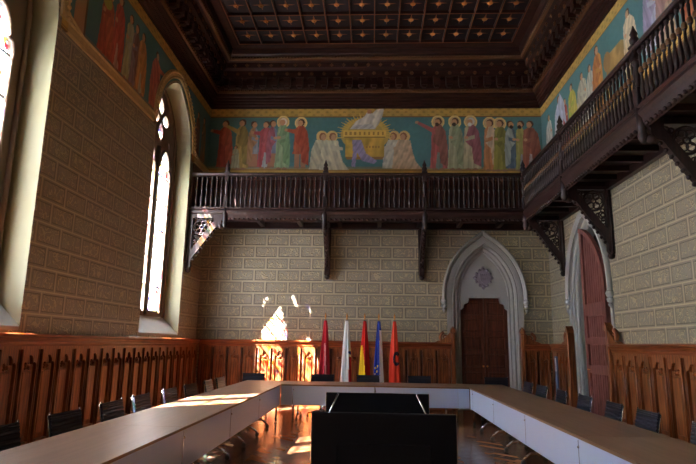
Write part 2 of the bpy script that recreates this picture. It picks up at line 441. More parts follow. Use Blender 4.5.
def trio(fn, step, q, ya=YF):
    """repeat an ornament along left, back and right walls at inset q"""
    along(XL+q, XR-q, step, lambda u: fn(lambda a, d, z: (u+a, YB-d, z)))
    along(ya+q, YB-q, step, lambda u: fn(lambda a, d, z: (XL+d, u+a, z)))
    along(ya+q, YB-q, step, lambda u: fn(lambda a, d, z: (XR-d, u+a, z)))
def corb(T):
    w.box(-.09, .09, .26, .42, 8.42, 8.62, 0, T); w.box(-.06, .06, .26, .37, 8.37, 8.42, 0, T)
    w.box(-.10, .10, .26, .44, 8.62, 8.66, 0, T)
    for a in range(6):
        t = a*pi/3; c = T(.032*cos(t), .45, 8.73+.032*sin(t)); w.ball(c, .022, 5, 3)
    w.ball(T(0, .46, 8.73), .024, 6, 3)
trio(corb, .34, .3, 3)
def ros(T):
    c = T(.17, .52, 8.93)
    for a in range(4):
        t = a*pi/2; w.ball(T(.17+.03*cos(t), .51, 8.95+.03*sin(t)), .024, 5, 3)
trio(ros, .34, .4, 3)
def bead(T): w.ball(T(0, .27, 8.32), .024, 5, 1)
trio(bead, .11, .27, 3)
def rope(T): w.ball(T(0, .635, 9.1), .03, 5, 2, (1, 1, 1))
trio(rope, .085, .64, 3)
w.build('trim_1', [M['ceilwood'], M['dullgold'], M['dullgold'], M['dullgold']], kind='structure')

# ------------------------------------------------------------ windows
def lancet(c, w, z0, zs, rise):
    """trefoil-cusped lancet light"""
    h = [(c-w, z0), (c-w, zs)]
    for i in range(1, 7):
        a = pi*.5*i/6; h.append((c-w+.10*w*(i/6)+.28*w*sin(a*2)*-.3, zs+rise*.42*i/6))
    h.append((c-w*.62, zs+rise*.44))
    for i in range(0, 8):
        a = i/7; h.append((c-w*.74*cos(a*pi/2)*(1-.02*a), zs+rise*(.48+.52*sin(a*pi/2)**1.15)))
    left = h
    return left + [(2*c-x, z) for x, z in left[::-1]][1:]
def petal(cx, cz, ang, r0, r1, wd, n=8):
    out = []
    for i in range(n+1):
        t = i/n; r = r0+(r1-r0)*t; out.append((r, wd*sin(pi*t)**.75))
    for i in range(n-1, 0, -1):
        t = i/n; r = r0+(r1-r0)*t; out.append((r, -wd*sin(pi*t)**.75))
    return [(cx+r*cos(ang)-s*sin(ang), cz+r*sin(ang)+s*cos(ang)) for r, s in out]
for n, c in enumerate(WIN):
    root = empty('window_%d' % (n+1), (XL-RECESS, c, WZ0), kind='structure')
    Tw = lambda u, v, t: (-t, u, v-WZ0)       # local: u = y offset, v = absolute z, t away from the room
    w = MB()
    holes = [lancet(s*.455, .355, 2.17, 5.2, .72) for s in (-1, 1)]
    holes += [petal(0, 6.56, pi/2+.12+k*pi/2, .08, .50, .145) for k in range(4)]
    holes += [petal(s*.64, 6.12, pi/2+s*.35, -.08, .08, .035) for s in (-1, 1)]
    w.prism(arch(0, WW+.005, WZ0+.3, WZS, WR), 0, .14, Tw, holes)
    w.build('tracery', M['tracery'], root)
    w = MB()      # roll mouldings round each light
    for hl in holes[:2]: w.tube([Tw(u, v, -.01) for u, v in hl], .028, 6, closed=True)
    for hl in holes[2:6]: w.tube([Tw(u, v, -.01) for u, v in hl], .018, 6, closed=True)
    w.tube([Tw(u, v, -.02) for u, v in arch(0, WW-.1, 2.1, WZS, WR-.12)], .04, 6)
    w.tube([Tw(0, 2.1, -.03), Tw(0, 5.9, -.03)], .045, 8)
    w.build('moulding', M['tracery'], root)
    w = MB()
    w.prism(arch(0, WW-.02, WZ0+.45, WZS, WR), .07, .075, Tw)
    w.build('stained_glass', M['glass'], root)
    w = MB()
    for z in (2.75, 3.4, 4.05, 4.7, 5.3):
        for s in (-1, 1): w.box(-.05, -.02, s*.455-.36, s*.455+.36, z-WZ0-.014, z-WZ0+.014)
    for s in (-1, 1): w.box(-.05, -.02, s*.455-.36, s*.455+.36, 2.17-WZ0, 2.22-WZ0)
    w.build('glazing_bar', M['lead'], root)
    w = MB()      # sloping sill
    w.prism([(RECESS-.005, 0.0), (RECESS-.005, .05), (.0, .42), (-.1, .42), (-.1, 0)], -WW, WW, lambda u, v, t: (u, t, v))
    w.build('sill', mat('grey white sill', srgb(176, 174, 172), .6), root)

for n, c in enumerate(FWIN):
    root = empty('window_%d' % (n+4), (c, YF-.2, 2.6), kind='structure')
    w = MB(); w.prism(arch(0, .86, 3.4, 5.6, 1.51), -.02, .06, lambda u, v, t: (u, -t, v-2.6), [[(a-.40 if s_ < 0 else a+.40, b) for a, b in arch(0, .32, 3.55, 5.7, .6)] for s_ in (-1, 1)])
    w.build('window_frame', M['tracery'], root)
    w = MB(); w.prism(arch(0, .84, 3.45, 5.6, 1.48), .02, .025, lambda u, v, t: (u, -t, v-2.6)); w.build('stained_glass', M['glass'], root)
# gilded band and arch mouldings of the murals are children of the murals (below)
# ------------------------------------------------------------ wainscot
def wain_panel_mb(pw, axis):
    """one carved panel, local u along wall, v up, t towards room"""
    w = MB(); T = (lambda u, v, t: (u, -t, v)) if axis == 'B' else ((lambda u, v, t: (t, u, v)) if axis == 'L' else (lambda u, v, t: (-t, u, v)))
    hw = pw/2; iw = hw-.075; zs = 1.2
    hole = [(-iw, .26), (iw, .26), (iw, zs)]
    for i in range(1, 6): a = i/5*pi/2; hole.append((iw*(.62+.38*cos(a)), zs+.06*sin(a)))
    hole.append((iw*.45, zs+.03))
    for i in range(0, 7): a = i/6*pi; hole.append((iw*.5*cos(a), zs+.05+.1*sin(a)))
    hole.append((-iw*.45, zs+.03))
    for i in range(5, 0, -1): a = i/5*pi/2; hole.append((-iw*(.62+.38*cos(a)), zs+.06*sin(a)))
    hole.append((-iw, zs))
    w.prism([(-hw+.028, .2), (hw-.028, .2), (hw-.028, 1.44), (-hw+.028, 1.44)], .03, .085, T, [hole])
    w.box(-hw, hw, .2, 1.46, .0, .03, 1, T)  # darker backing board: shadow lines between panels put into its colour
    w.bbox(-iw, iw, .26, 1.40, .025, .045, .004, 0, T); w.bbox(-iw+.04, iw-.04, .32, 1.14, .04, .065, .012, 0, T)
    w.box(-hw, hw, 1.42, 1.46, .03, .085, 0, T)
    for s_ in (-1, 1): w.tube([T(s_*(hw-.04), .2, .085), T(s_*(hw-.04), 1.42, .085)], .012, 6)
    w.tube([T(hw*.0-.05, 1.17, .045), T(0, 1.22, .05), T(.05, 1.17, .045)], .02, 5)
    w.tube([T(-.05, 1.23, .045), T(0, 1.18, .05), T(.05, 1.23, .045)], .02, 5)
    w.ball(T(0, 1.2, .06), .03, 6)
    return w
def wainscot(name, axis, runs, pw, capmat):
    root = empty(name, {'L': (XL, YB, 0), 'R': (XR, YB, 0), 'B': (0, YB, 0)}[axis], kind='structure')
    Tw = {'L': lambda u, v, t: (t, u-YB, v), 'R': lambda u, v, t: (-t, u-YB, v), 'B': lambda u, v, t: (u, -t, v)}[axis]
    cap = [(.0, 1.625), (.13, 1.625), (.155, 1.61), (.155, 1.585), (.13, 1.57), (.115, 1.53), (.1, 1.52), (.1, 1.49), (.085, 1.46), (0, 1.46)]
    bs = [(0, 0), (0, .2), (.09, .2), (.105, .17), (.105, 0)]
    for a, b in runs:
        w = MB()
        w.prism([(t, v) for t, v in cap], a, b, lambda u, v, t: Tw(t, v, u)); w.build('cap_rail', capmat, root)
        w = MB(); w.prism(bs, a, b, lambda u, v, t: Tw(t, v, u)); w.build('skirting', capmat, root)
    src = {}
    for a, b in runs:
        n = max(1, round((b-a)/pw)); p = (b-a)/n; key = round(p, 4)
        for i in range(n):
            loc = Tw(a+(i+.5)*p, 0, 0)
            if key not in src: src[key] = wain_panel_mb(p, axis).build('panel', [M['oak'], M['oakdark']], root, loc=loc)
            else: inst(src[key], root, loc)
    return root
WL = wainscot('trim_2', 'L', [(YF, YB-.1)], .43, M['oakH'])
WB = wainscot('trim_3', 'B', [(XL+.1, 2.0), (3.80, XR-.1)], .385, M['oakX'])
WRr = wainscot('trim_4', 'R', [(YF, 10.86), (13.12, YB-.1)], .48, M['oakH'])
def end_post(root, T, sgn):
    """square end post with scroll volute; local u along wall, sgn: side of the scroll"""
    w = MB()
    w.bbox(-.05, .05, 0, .15, 0, 1.86, .012, 0, lambda a, b, c: T(a, c, b))
    w.prism([(-.06, 1.86), (.06, 1.86), (.07, 1.9), (.05, 1.95), (0, 2.02), (-.05, 1.95), (-.07, 1.9)], .01, .16, T)
    w.build('end_post', M['oak'], root)
    w = MB(); pts = []
    for i in range(26):
        a = i/25*pi*2.6; r = .13*(1-i/32); pts.append((sgn*(.20+r*cos(a+pi*.55)*-1), 1.74+r*sin(a+pi*.55), .08))
    w.tube([T(*p) for p in pts], [.045-.0012*i for i in range(26)], 7)
    w.prism([(sgn*.05, 1.62), (sgn*.46, 1.62), (sgn*.38, 1.66), (sgn*.28, 1.68), (sgn*.2, 1.75), (sgn*.05, 1.88)], .03, .13, T)
    w.build('scroll', M['oak'], root)
end_post(WB, lambda u, v, t: (2.03+u, -t, v), -1)
end_post(WB, lambda u, v, t: (3.75+u, -t, v), 1)
end_post(WRr, lambda u, v, t: (-t, 10.90+u-YB, v), -1)
end_post(WRr, lambda u, v, t: (-t, 13.06+u-YB, v), 1)

# ------------------------------------------------------------ doors
def roll(d, t, r, n=5, a0=pi, a1=0):
    return [(d+r*cos(a0+(a1-a0)*i/n), t-r*sin(a0+(a1-a0)*i/n)) for i in range(n+1)]
def surround(root, T, c, hw, zs, rise, hood, ext=.28):
    path = arch(c, hw, 0, zs, rise, 16)
    # sweep's left normal points inwards for this direction, so reverse the path
    path = path[::-1]
    w = MB()
    # path runs right to left over the top, left normal = inwards/down; use negative d for outward
    prof = [(0, .3), (0, .12)] + roll(-.03, .1, .03) + [(-.07, .07)] + roll(-.11, .05, .035) + [(-.155, .03), (-.17, -.01)] + roll(-.205, -.01, .03) + [(-.25, -.035), (-ext, -.035), (-ext, .01)]
    w.sweep(path, prof, T, False, 0, False)
    w.build('stone_surround', M['doorstone'], root)
    hp = [p for p in path if p[1] >= zs-.01]
    hp = [(hp[0][0], zs-.1)] + hp + [(hp[-1][0], zs-.1)]
    w = MB(); o = -hood
    w.sweep(hp, [(-.28, .01), (-.28, -.05), (o+.12, -.05), (o+.10, -.03), (o+.07, -.07), (o+.03, -.10), (o, -.09), (o-.01, -.04), (o, .01)], T, False, 0, False, True)
    for s in (-1, 1):      # carved drops under the hood
        u = c+s*(hw+hood-.03)
        for k, (dz, r) in enumerate(((-.14, .085), (-.25, .07), (-.35, .045))):
            w.ball(T(u, zs+dz, -.05), r, 8)
        w.tube([T(u, zs-.1, -.05), T(u, zs-.42, -.04)], [.05, .015], 6)
    w.build('hood_moulding', M['doorstone'], root)
d1 = empty('door_1', (DB[0], YB, 0), kind='structure')
T1 = lambda u, v, t: (u-DB[0], t, v)
surround(d1, T1, DB[0], .60, DB[2], 1.12, .47, .36)
w = MB()
w.prism([(a, b) for a, b in arch(DB[0], .615, 2.76, DB[2], 1.14)], .1, .2, T1)
w.build('tympanum', M['doorstone'], d1)
w = MB()      # carved arms: shield within a lobed lozenge
cz = 3.27; out = []
for i in range(48):
    a = 2*pi*i/48; r = .20+.06*abs(cos(2*a))**2+.025*cos(12*a); out.append((DB[0]+r*cos(a)*.95, cz+r*sin(a)*1.1))
w.prism(out, .06, .1, T1)
sh = [(DB[0]-.1, cz+.12), (DB[0]+.1, cz+.12), (DB[0]+.1, cz-.02), (DB[0]+.06, cz-.1), (DB[0], cz-.15), (DB[0]-.06, cz-.1), (DB[0]-.1, cz-.02)]
w.prism(sh, .035, .06, T1)
for a in range(4): w.tube([T1(DB[0]-.075+a*.05, cz+.1, .03), T1(DB[0]-.075+a*.05, cz-.06, .03)], .009, 5)
for a in range(12):
    t = 2*pi*a/12; w.ball(T1(DB[0]+.2*cos(t), cz+.22*sin(t), .06), .035, 6)
w.build('coat_of_arms', M['armsstone'], d1)
for s in (-1, 1):
    w = MB(); pts = [(DB[0]+s*.6, 2.8), (DB[0]+s*.6, 2.45)]
    pts += [(DB[0]+s*(.60-.02), 2.46), (DB[0]+s*.53, 2.5), (DB[0]+s*.52, 2.56), (DB[0]+s*.5, 2.6), (DB[0]+s*.42, 2.62), (DB[0]+s*.4, 2.68), (DB[0]+s*.39, 2.78), (DB[0]+s*.39, 2.8)]
    w.prism(pts, .04, .2, T1); w.build('corbel', M['doorstone'], d1)
def leaf_panels(w, T, x0, x1, zs, depth=.0):
    for z0, z1 in zs:
        w.sweep([(x0, z0), (x1, z0), (x1, z1), (x0, z1)], [(0, depth), (.0, depth-.018), (.02, depth-.018), (.03, depth), ], T, True)
        w.bbox(x0+.06, x1-.06, z0+.06, z1-.06, depth-.014, depth+.01, .01, 0, lambda a, b, c: T(a, b, c))
for s in (-1, 1):
    w = MB(); a, b = sorted((DB[0]+s*.004, DB[0]+s*.6))
    w.box(a, b, .01, 2.79, .2, .26, 0, T1)
    leaf_panels(w, T1, a+.07, b-.07, [(.12+.44*i, .12+.44*i+.36) for i in range(6)], .2)
    lf = w.build('leaf', M['doorwood'], d1)
    w = MB(); w.ball(T1(DB[0]+s*.05, 1.05, .16), .028, 8); w.tube([T1(DB[0]+s*.05, 1.05, .2), T1(DB[0]+s*.05, 1.05, .16)], .01, 6)
    w.build('handle', M['gold'], lf)
d2 = empty('door_2', (XR, DR[0], 0), kind='structure')
T2 = lambda u, v, t: (t, u-DR[0], v)
surround(d2, T2, DR[0], DR[1]-.03, DR[2], DR[3], .28)
# near leaf, half of a pointed arch, standing slightly open into the room
hx, hy = .0, DR[0]-DR[1]+.04
lw = DR[1]-.05
R_ = ((lw)**2+(DR[3]-.05)**2)/(2*lw); pts = [(0, .01), (lw, .01), (lw, DR[2]+DR[3]-.08)]
a1 = math.asin(min(1, (DR[3]-.08)/R_))
for i in range(1, 15):
    a = a1*(1-i/14); pts.append((R_-R_*cos(a), DR[2]+R_*sin(a)))
th = math.radians(7)
T3 = lambda u, v, t: (-u*sin(th)+t*cos(th), (hy-DR[0])+u*cos(th)+t*sin(th), v)
w = MB(); w.prism(pts, .0, .05, T3)
inner = [(x, z) for x, z in pts if z > 1]
# raised frame members and grooved boards
for z0, z1 in ((.01, .14), (1.05, 1.2), (1.62, 1.74), (2.18, 2.42)): w.box(.0, lw, z0, z1, -.04, 0, 0, T3)
w.box(0, .1, .01, 2.75, -.04, 0, 0, T3); w.box(lw-.1, lw, .01, 4.0, -.04, 0, 0, T3)
arc = pts[2:]
w.sweep(arc, [(0, 0), (0, -.042), (.09, -.042), (.09, 0)], T3, False, 0)
for i in range(1, 8):
    x = .1+(lw-.2)*i/8; zt = DR[2]+sqrt(max(0, R_**2-(R_-x)**2))-.12
    for z0, z1 in ((.16, 1.03), (1.22, 1.6), (1.76, 2.16), (2.44, zt)): w.box(x-.007, x+.007, z0, z1, -.012, 0, 0, T3)
lf = w.build('leaf', M['doorred'], d2)
w = MB(); w.box(lw-.09, lw-.03, 1.0, 1.2, -.03, -.02, 0, T3); w.tube([T3(lw-.06, 1.12, -.03), T3(lw-.06, 1.12, -.07), T3(lw-.17, 1.12, -.07)], .011, 6)
w.build('handle', M['gold'], lf)

# ------------------------------------------------------------ murals
class Canvas:
    def __init__(s, u0, u1, v0, v1, step, flip=False):
        s.nu = int((u1-u0)/step)+1; s.nv = int((v1-v0)/step)+1
        s.u0, s.u1, s.v0, s.v1 = u0, u1, v0, v1
        s.U, s.V = np.meshgrid(np.linspace(u0, u1, s.nu), np.linspace(v0, v1, s.nv))
        s.C = np.zeros((s.nv, s.nu, 3)); s.flip = flip; s.rs = np.random.RandomState(5)
    def noise(s, sc):
        n, m = max(2, int((s.u1-s.u0)/sc)), max(2, int((s.v1-s.v0)/sc)); g = s.rs.rand(m+2, n+2)
        x = (s.U-s.u0)/(s.u1-s.u0)*n; y = (s.V-s.v0)/(s.v1-s.v0)*m
        i, j = x.astype(int), y.astype(int); fx, fy = x-i, y-j
        return (g[j, i]*(1-fx)*(1-fy)+g[j, i+1]*fx*(1-fy)+g[j+1, i]*(1-fx)*fy+g[j+1, i+1]*fx*fy)
    def put(s, mask, col, a=1.):
        k = (mask*a)[..., None]; s.C = s.C*(1-k)+np.array(col)*k
    def poly(s, pts, col, a=1., shade=None):
        pts = np.array(pts); x0, z0 = pts.min(0)-.02; x1, z1 = pts.max(0)+.02
        ins = np.zeros(s.U.shape, bool); n = len(pts)
        for i in range(n):
            (xa, ya), (xb, yb) = pts[i], pts[(i+1) % n]
            if ya == yb: continue
            c = ((ya > s.V) != (yb > s.V)) & (s.U < (xb-xa)*(s.V-ya)/(yb-ya)+xa); ins ^= c
        k = ins.astype(float)
        if shade is not None:
            col = np.array(col)[None, None, :]*shade[..., None]; kk = (k*a)[..., None]; s.C = s.C*(1-kk)+col*kk
        else: s.put(k, col, a)
    def ell(s, c, r, col, a=1.): s.put(((((s.U-c[0])/r[0])**2+((s.V-c[1])/r[1])**2) < 1).astype(float), col, a)
    def ring(s, c, r, wd, col):
        d = np.sqrt((s.U-c[0])**2+(s.V-c[1])**2); s.put((abs(d-r) < wd).astype(float), col)
    def folds(s, k, ph, lean=0.):
        x = s.U-lean*(s.V-s.v0); n = s.noise(.09)*2-1
        q = np.sin(x*k*.8+ph+1.6*np.sin(s.V*4+ph)+1.5*n)*.55+np.sin(x*k*1.9+ph*3+2*np.sin(s.V*3+2*ph))*.25+.5*n
        return .88+.24*q
c_ = lambda r, g, b: np.array(srgb(r, g, b)[:3])
TEAL = c_(74, 128, 132); GOLD = c_(190, 150, 60); SKIN = c_(196, 142, 100)
def figure(cv, u, z0, h, w, robe, cloak=None, halo=True, turn=1, arm=0, under=None, beard=None, hair=(90, 60, 40), ph=0., bare=False):
    """standing robed figure h tall"""
    hd = z0+h*.90; hr = h*.062; W = w*h
    robe = c_(*robe); cl = c_(*cloak) if cloak else robe
    if halo:
        cv.ell((u, hd), (hr*1.9, hr*2.0), c_(226, 200, 120)); cv.ell((u, hd), (hr*1.55, hr*1.65), c_(200, 172, 120))
    body = [(u-W*.9, z0+h*.02), (u-W*.75, z0+h*.35), (u-W*.7, z0+h*.62), (u-W*.6, z0+h*.78), (u-W*.2, z0+h*.85), (u+W*.2, z0+h*.85), (u+W*.6, z0+h*.77), (u+W*.72, z0+h*.55), (u+W*.8, z0+h*.3), (u+W*.95, z0+h*.02)]
    if bare: body = [(a, max(b, z0+h*.28)) for a, b in body]
    if bare:
        for sx in (-.35, .35):
            cv.poly([(u+sx*W-.04*h, z0), (u+sx*W+.05*h, z0), (u+sx*W+.05*h, z0+h*.3), (u+sx*W-.05*h, z0+h*.3)], c_(170, 116, 84))
    cv.poly(body, robe, shade=cv.folds(70/h, ph))
    if under is not None:
        cv.poly([(u-W*.35, z0+h*.0), (u+W*.45, z0), (u+W*.3, z0+h*.3), (u-W*.1, z0+h*.33)], c_(*under), shade=cv.folds(80/h, ph+1))
    if cloak:
        t = turn
        cv.poly([(u+t*W*.95, z0+h*.05), (u+t*W*.2, z0+h*.12), (u+t*W*.05, z0+h*.42), (u-t*W*.55, z0+h*.52), (u-t*W*.5, z0+h*.62), (u-t*W*.1, z0+h*.84), (u+t*W*.35, z0+h*.84), (u+t*W*.78, z0+h*.72), (u+t*W*1.0, z0+h*.4)], cl, shade=cv.folds(60/h, ph+2, .3*t))
    if arm:
        cv.poly([(u-turn*W*.3, z0+h*.76), (u-turn*W*.3, z0+h*.66), (u-turn*W*(1.1+arm), z0+h*(.62+.22*arm)), (u-turn*W*(1.1+arm), z0+h*(.68+.22*arm))], robe*.9)
        cv.ell((u-turn*W*(1.15+arm), z0+h*(.65+.22*arm)), (h*.03, h*.03), SKIN)
    else:
        cv.poly([(u-turn*W*.6, z0+h*.6), (u-turn*W*.6, z0+h*.53), (u+turn*W*.35, z0+h*.58), (u+turn*W*.35, z0+h*.65)], robe*.8)
        cv.ell((u-turn*W*.45, z0+h*.6), (h*.035, h*.028), SKIN)
    cv.ell((u+turn*hr*.15, hd+hr*.15), (hr*1.02, hr*1.12), c_(*hair)); cv.ell((u-turn*hr*.15, hd-hr*.1), (hr*.8, hr*.95), SKIN)
    if beard: cv.ell((u-turn*hr*.25, hd-hr*.8), (hr*.6, hr*.6), c_(*beard))
    for sx in (-.35, .35): cv.ell((u+sx*W, z0+.01), (h*.05, h*.02), c_(150, 110, 80))
def bands(cv, top=7.66, bot=6.0, z1=6.17):
    n = cv.noise(.12); base = .82+.3*n
    cv.C[:] = TEAL*.92; cv.C *= (.85+.3*cv.noise(.5))[..., None]
    tm = (cv.V > top); cv.C[tm] = (GOLD*(base[tm])[..., None])
    pat = (np.sin(cv.U*26)*np.sin((cv.V-top)*34) > .45) & (cv.V > top+.04); cv.C[pat] *= .72
    cv.C[(abs(cv.V-top) < .012)] = c_(120, 84, 40)
    bm_ = (cv.V < z1); cv.C[bm_] = (GOLD*1.05*(base[bm_])[..., None]); cv.C[(cv.V < bot)] = c_(126, 92, 40)
    for z in (bot+.015, z1-.03, z1-.012): cv.C[abs(cv.V-z) < .008] = c_(140, 100, 44)
    g = (cv.V > z1) & (cv.V < z1+.06); cv.C[g] = cv.C[g]*.5+c_(150, 130, 90)*.5
def canvas_mesh(cv, name, T, t, parent=None, cut=None, **kw):
    vs = [T(u, v, t) for u, v in zip(cv.U.ravel(), cv.V.ravel())]
    idx = np.arange(cv.nu*cv.nv).reshape(cv.nv, cv.nu)
    q = np.stack([idx[:-1, :-1], idx[:-1, 1:], idx[1:, 1:], idx[1:, :-1]], -1).reshape(-1, 4)
    if cut is not None:
        keep = ~cut(cv.U, cv.V)[:-1, :-1].ravel(); q = q[keep]
    g = cv.C.mean(-1, keepdims=True); cv.C = (cv.C*.84+g*np.array([1.12, 1.0, .80])*.16)*1.3
    me = bpy.data.meshes.new(name); me.from_pydata(vs, [], q.tolist())
    at = me.color_attributes.new('paint', 'FLOAT_COLOR', 'POINT')
    buf = np.ones((len(vs), 4), np.float32); buf[:, :3] = np.clip(cv.C.reshape(-1, 3), 0, 1); at.data.foreach_set('color', buf.ravel())
    me.materials.append(M['paint'])
    o = bpy.data.objects.new(name, me); COL.objects.link(o)
    for k, v in kw.items(): o[k] = v
    return o
def bx(x, y):      # measured position on the back wall
    k = (y-107.5)/(172-107.5); xl = 212.2+(206-212.2)*k; xr = 539.1+(545-539.1)*k
    return (XL+(x-xl)/(xr-xl)*(XR-XL), 7.92+(5.98-7.92)*k)
cv = Canvas(XL+.002, XR-.002, 5.95, 7.92, .0155); bands(cv)
def F(x, ytop, ybot, **kw):
    u, z1 = bx(x, ytop); u2, z0 = bx(x, ybot); figure(cv, u, z0+.0, z1-z0, **kw)
# left group
F(227, 118, 165, w=.16, robe=(178, 70, 50), cloak=(190, 84, 56), halo=False, arm=.5, turn=1, ph=.3)
F(244, 117, 166, w=.15, robe=(190, 160, 80), cloak=(150, 130, 60), halo=False, arm=.9, ph=1.2)
F(236.5, 143, 165.5, w=.2, robe=(176, 176, 140), halo=False, ph=2)
F(256, 119, 164, w=.13, robe=(150, 160, 170), cloak=(176, 130, 90), halo=False, turn=-1, bare=True, ph=2.2)
F(268, 119, 165, w=.17, robe=(180, 70, 80), cloak=(186, 82, 92), halo=False, arm=.4, under=(170, 176, 180), ph=.9)
F(275, 118, 164, w=.12, robe=(130, 140, 170), cloak=(170, 90, 110), halo=False, turn=-1, bare=True, ph=1.9)
F(285, 116, 165.5, w=.15, robe=(150, 176, 130), cloak=(120, 160, 110), halo=True, hair=(220, 210, 190), ph=2.8)
F(303, 117, 165, w=.17, robe=(184, 82, 48), cloak=(170, 66, 40), halo=True, turn=1, arm=.5, bare=True, hair=(60, 40, 30), ph=.1)
# kneeling angels and the golden tomb
def kneel(x, y0, y1, col, turn, ph):
    u, zt = bx(x, y0); _, zb = bx(x, y1); h = zt-zb; cc = c_(*col)
    W = h*.25
    cv.ell((u, zt-h*.16), (h*.14, h*.15), c_(216, 180, 104)); cv.ell((u+turn*-.02, zt-h*.16), (h*.085, h*.1), c_(150, 92, 56)); cv.ell((u-turn*.04, zt-h*.18), (h*.06, h*.08), SKIN)
    cv.poly([(u-W*1.2, zb), (u-W, zb+h*.5), (u-W*.6, zb+h*.75), (u+W*.6, zb+h*.74), (u+W*.8, zb+h*.45), (u+W*1.1, zb+h*.2), (u+W*1.7, zb)], cc, shade=cv.folds(36, ph, turn*.4))
    cv.poly([(u-turn*W*.2, zb+h*.62), (u-turn*W*1.1, zb+h*.56), (u-turn*W*1.1, zb+h*.5), (u, zb+h*.48)], cc*.85)
kneel(324, 129, 166, (196, 190, 160), -1, 0); kneel(334, 129, 166.5, (206, 200, 172), -1, 1.4)
kneel(396, 129, 165, (204, 200, 186), 1, .5); kneel(406, 129, 165.5, (206, 176, 140), 1, 2.2)
p0 = bx(367, 133); cv.ell(p0, (.66, .5), c_(186, 156, 70))
for k in range(28):
    a = pi*(k/27)*1.1-.15
    r = .74+.1*(k % 2); cv.poly([(p0[0]+.5*cos(a-.08), p0[1]+.4*sin(a-.08)), (p0[0]+r*cos(a), p0[1]+r*.78*sin(a)), (p0[0]+.5*cos(a+.08), p0[1]+.4*sin(a+.08))], c_(206, 172, 70))
def B(pts, col, sh=None): cv.poly([bx(*p) for p in pts], c_(*col), shade=sh)
B([(347, 133), (386, 133), (386, 154), (347, 154)], (206, 166, 50), cv.folds(14, .5))
B([(345, 129), (388, 129), (388, 135), (345, 135)], (222, 184, 70))
B([(346, 135), (387, 135), (387, 136.2), (346, 136.2)], (150, 110, 40))
for k in range(9): B([(347+k*4.6, 130.5), (349+k*4.6, 130.5), (349+k*4.6, 133.8), (347+k*4.6, 133.8)], (170, 126, 44))
B([(347, 154), (386, 154), (384, 157), (349, 157)], (150, 110, 50))
for x in range(368, 382, 3): B([(x, 144), (x+1.6, 144), (x+1.6, 146), (x, 146)], (170, 124, 44))
B([(352, 128), (358, 120), (366, 116), (370, 110), (374, 113), (378, 109), (386, 107.5), (384, 116), (380, 124), (376, 128)], (214, 210, 200), cv.folds(30, 1, .5))
B([(369, 109), (373, 109), (373, 113), (369, 113)], (176, 116, 80)); B([(357, 124), (374, 123), (378, 128), (352, 128)], (196, 196, 196), cv.folds(40, 0, 1.2))
B([(354, 138), (363, 138), (368, 151), (379, 158), (376, 161), (364, 158), (359, 150), (357, 164), (353, 163), (355, 150)], (150, 140, 186), cv.folds(48, 2, .6))
# right group
F(439, 116, 166, w=.17, robe=(190, 90, 90), cloak=(150, 90, 80), halo=True, arm=1.1, turn=1, under=(120, 140, 130), beard=(80, 50, 40), ph=.2)
F(455.5, 116, 166, w=.16, robe=(176, 180, 140), cloak=(150, 160, 120), halo=True, beard=(70, 50, 40), ph=1.1)
F(471, 116, 166, w=.18, robe=(190, 180, 140), cloak=(160, 90, 100), halo=True, turn=1, hair=(200, 196, 190), beard=(210, 205, 200), ph=2.1)
F(489.5, 117.5, 167, w=.15, robe=(200, 130, 80), cloak=(206, 180, 150), halo=True, ph=.4)
F(499.5, 118, 167, w=.16, robe=(160, 150, 60), cloak=(130, 126, 50), halo=True, ph=1.7)
F(510, 119, 166, w=.13, robe=(90, 110, 130), cloak=(160, 170, 170), halo=False, turn=-1, beard=(60, 40, 30), ph=.9)
F(519.5, 119, 167, w=.13, robe=(170, 160, 80), halo=False, under=(150, 150, 150), beard=(60, 40, 30), ph=2.4)
F(528.5, 119, 167, w=.19, robe=(170, 96, 70), cloak=(150, 80, 60), halo=False, turn=1, under=(190, 186, 186), ph=.6)
cv.C *= (.93+.14*cv.noise(.06))[..., None]
canvas_mesh(cv, 'mural', TB, -.008, label='painted frieze over the far wall, robed figures either side of a golden tomb', category='mural')

cv = Canvas(3.0, YB-.002, 5.95, 7.92, .0175); bands(cv)
for args in [(7.62, None)]:
    cv.poly([(7.45, 6.17), (7.75, 6.17), (7.75, 7.66), (7.45, 7.66)], c_(176, 132, 92)); cv.poly([(7.75, 6.17), (7.8, 6.17), (7.8, 7.66), (7.75, 7.66)], c_(110, 84, 60))
    cv.poly([(7.3, 7.2), (7.85, 7.2), (7.85, 7.3), (7.3, 7.3)], c_(160, 120, 80))
figure(cv, 8.42, 6.2, 1.3, .21, (176, 76, 44), (190, 92, 50), halo=True, ph=.2)
cv.ell((8.38, 7.18), (.16, .14), c_(170, 170, 60))
figure(cv, 8.85, 6.19, 1.45, .17, (196, 84, 62), (186, 70, 50), halo=False, ph=1.2, under=(200, 160, 140))
figure(cv, 9.3, 6.2, 1.34, .17, (176, 180, 130), (170, 176, 150), halo=False, ph=2)
figure(cv, 9.57, 6.2, 1.3, .16, (140, 120, 130), (130, 90, 80), halo=False, ph=.6)
figure(cv, 9.87, 6.2, 1.3, .19, (210, 150, 80), (196, 130, 60), halo=False, ph=1.9, under=(190, 180, 150))
figure(cv, 10.6, 6.2, 1.3, .22, (204, 110, 84), (196, 92, 70), halo=False, ph=.4, turn=-1, arm=.4)
figure(cv, 13.45, 6.2, 1.2, .17, (150, 90, 80), (120, 80, 70), halo=False, ph=.4)
figure(cv, 13.95, 6.2, 1.25, .17, (130, 110, 90), (160, 120, 80), halo=False, ph=2.4)
figure(cv, 6.0, 7.5, .1, .1, (100, 90, 80)); figure(cv, 4.1, 6.2, 1.25, .17, (150, 150, 120), (170, 120, 80), halo=True, ph=2.4)
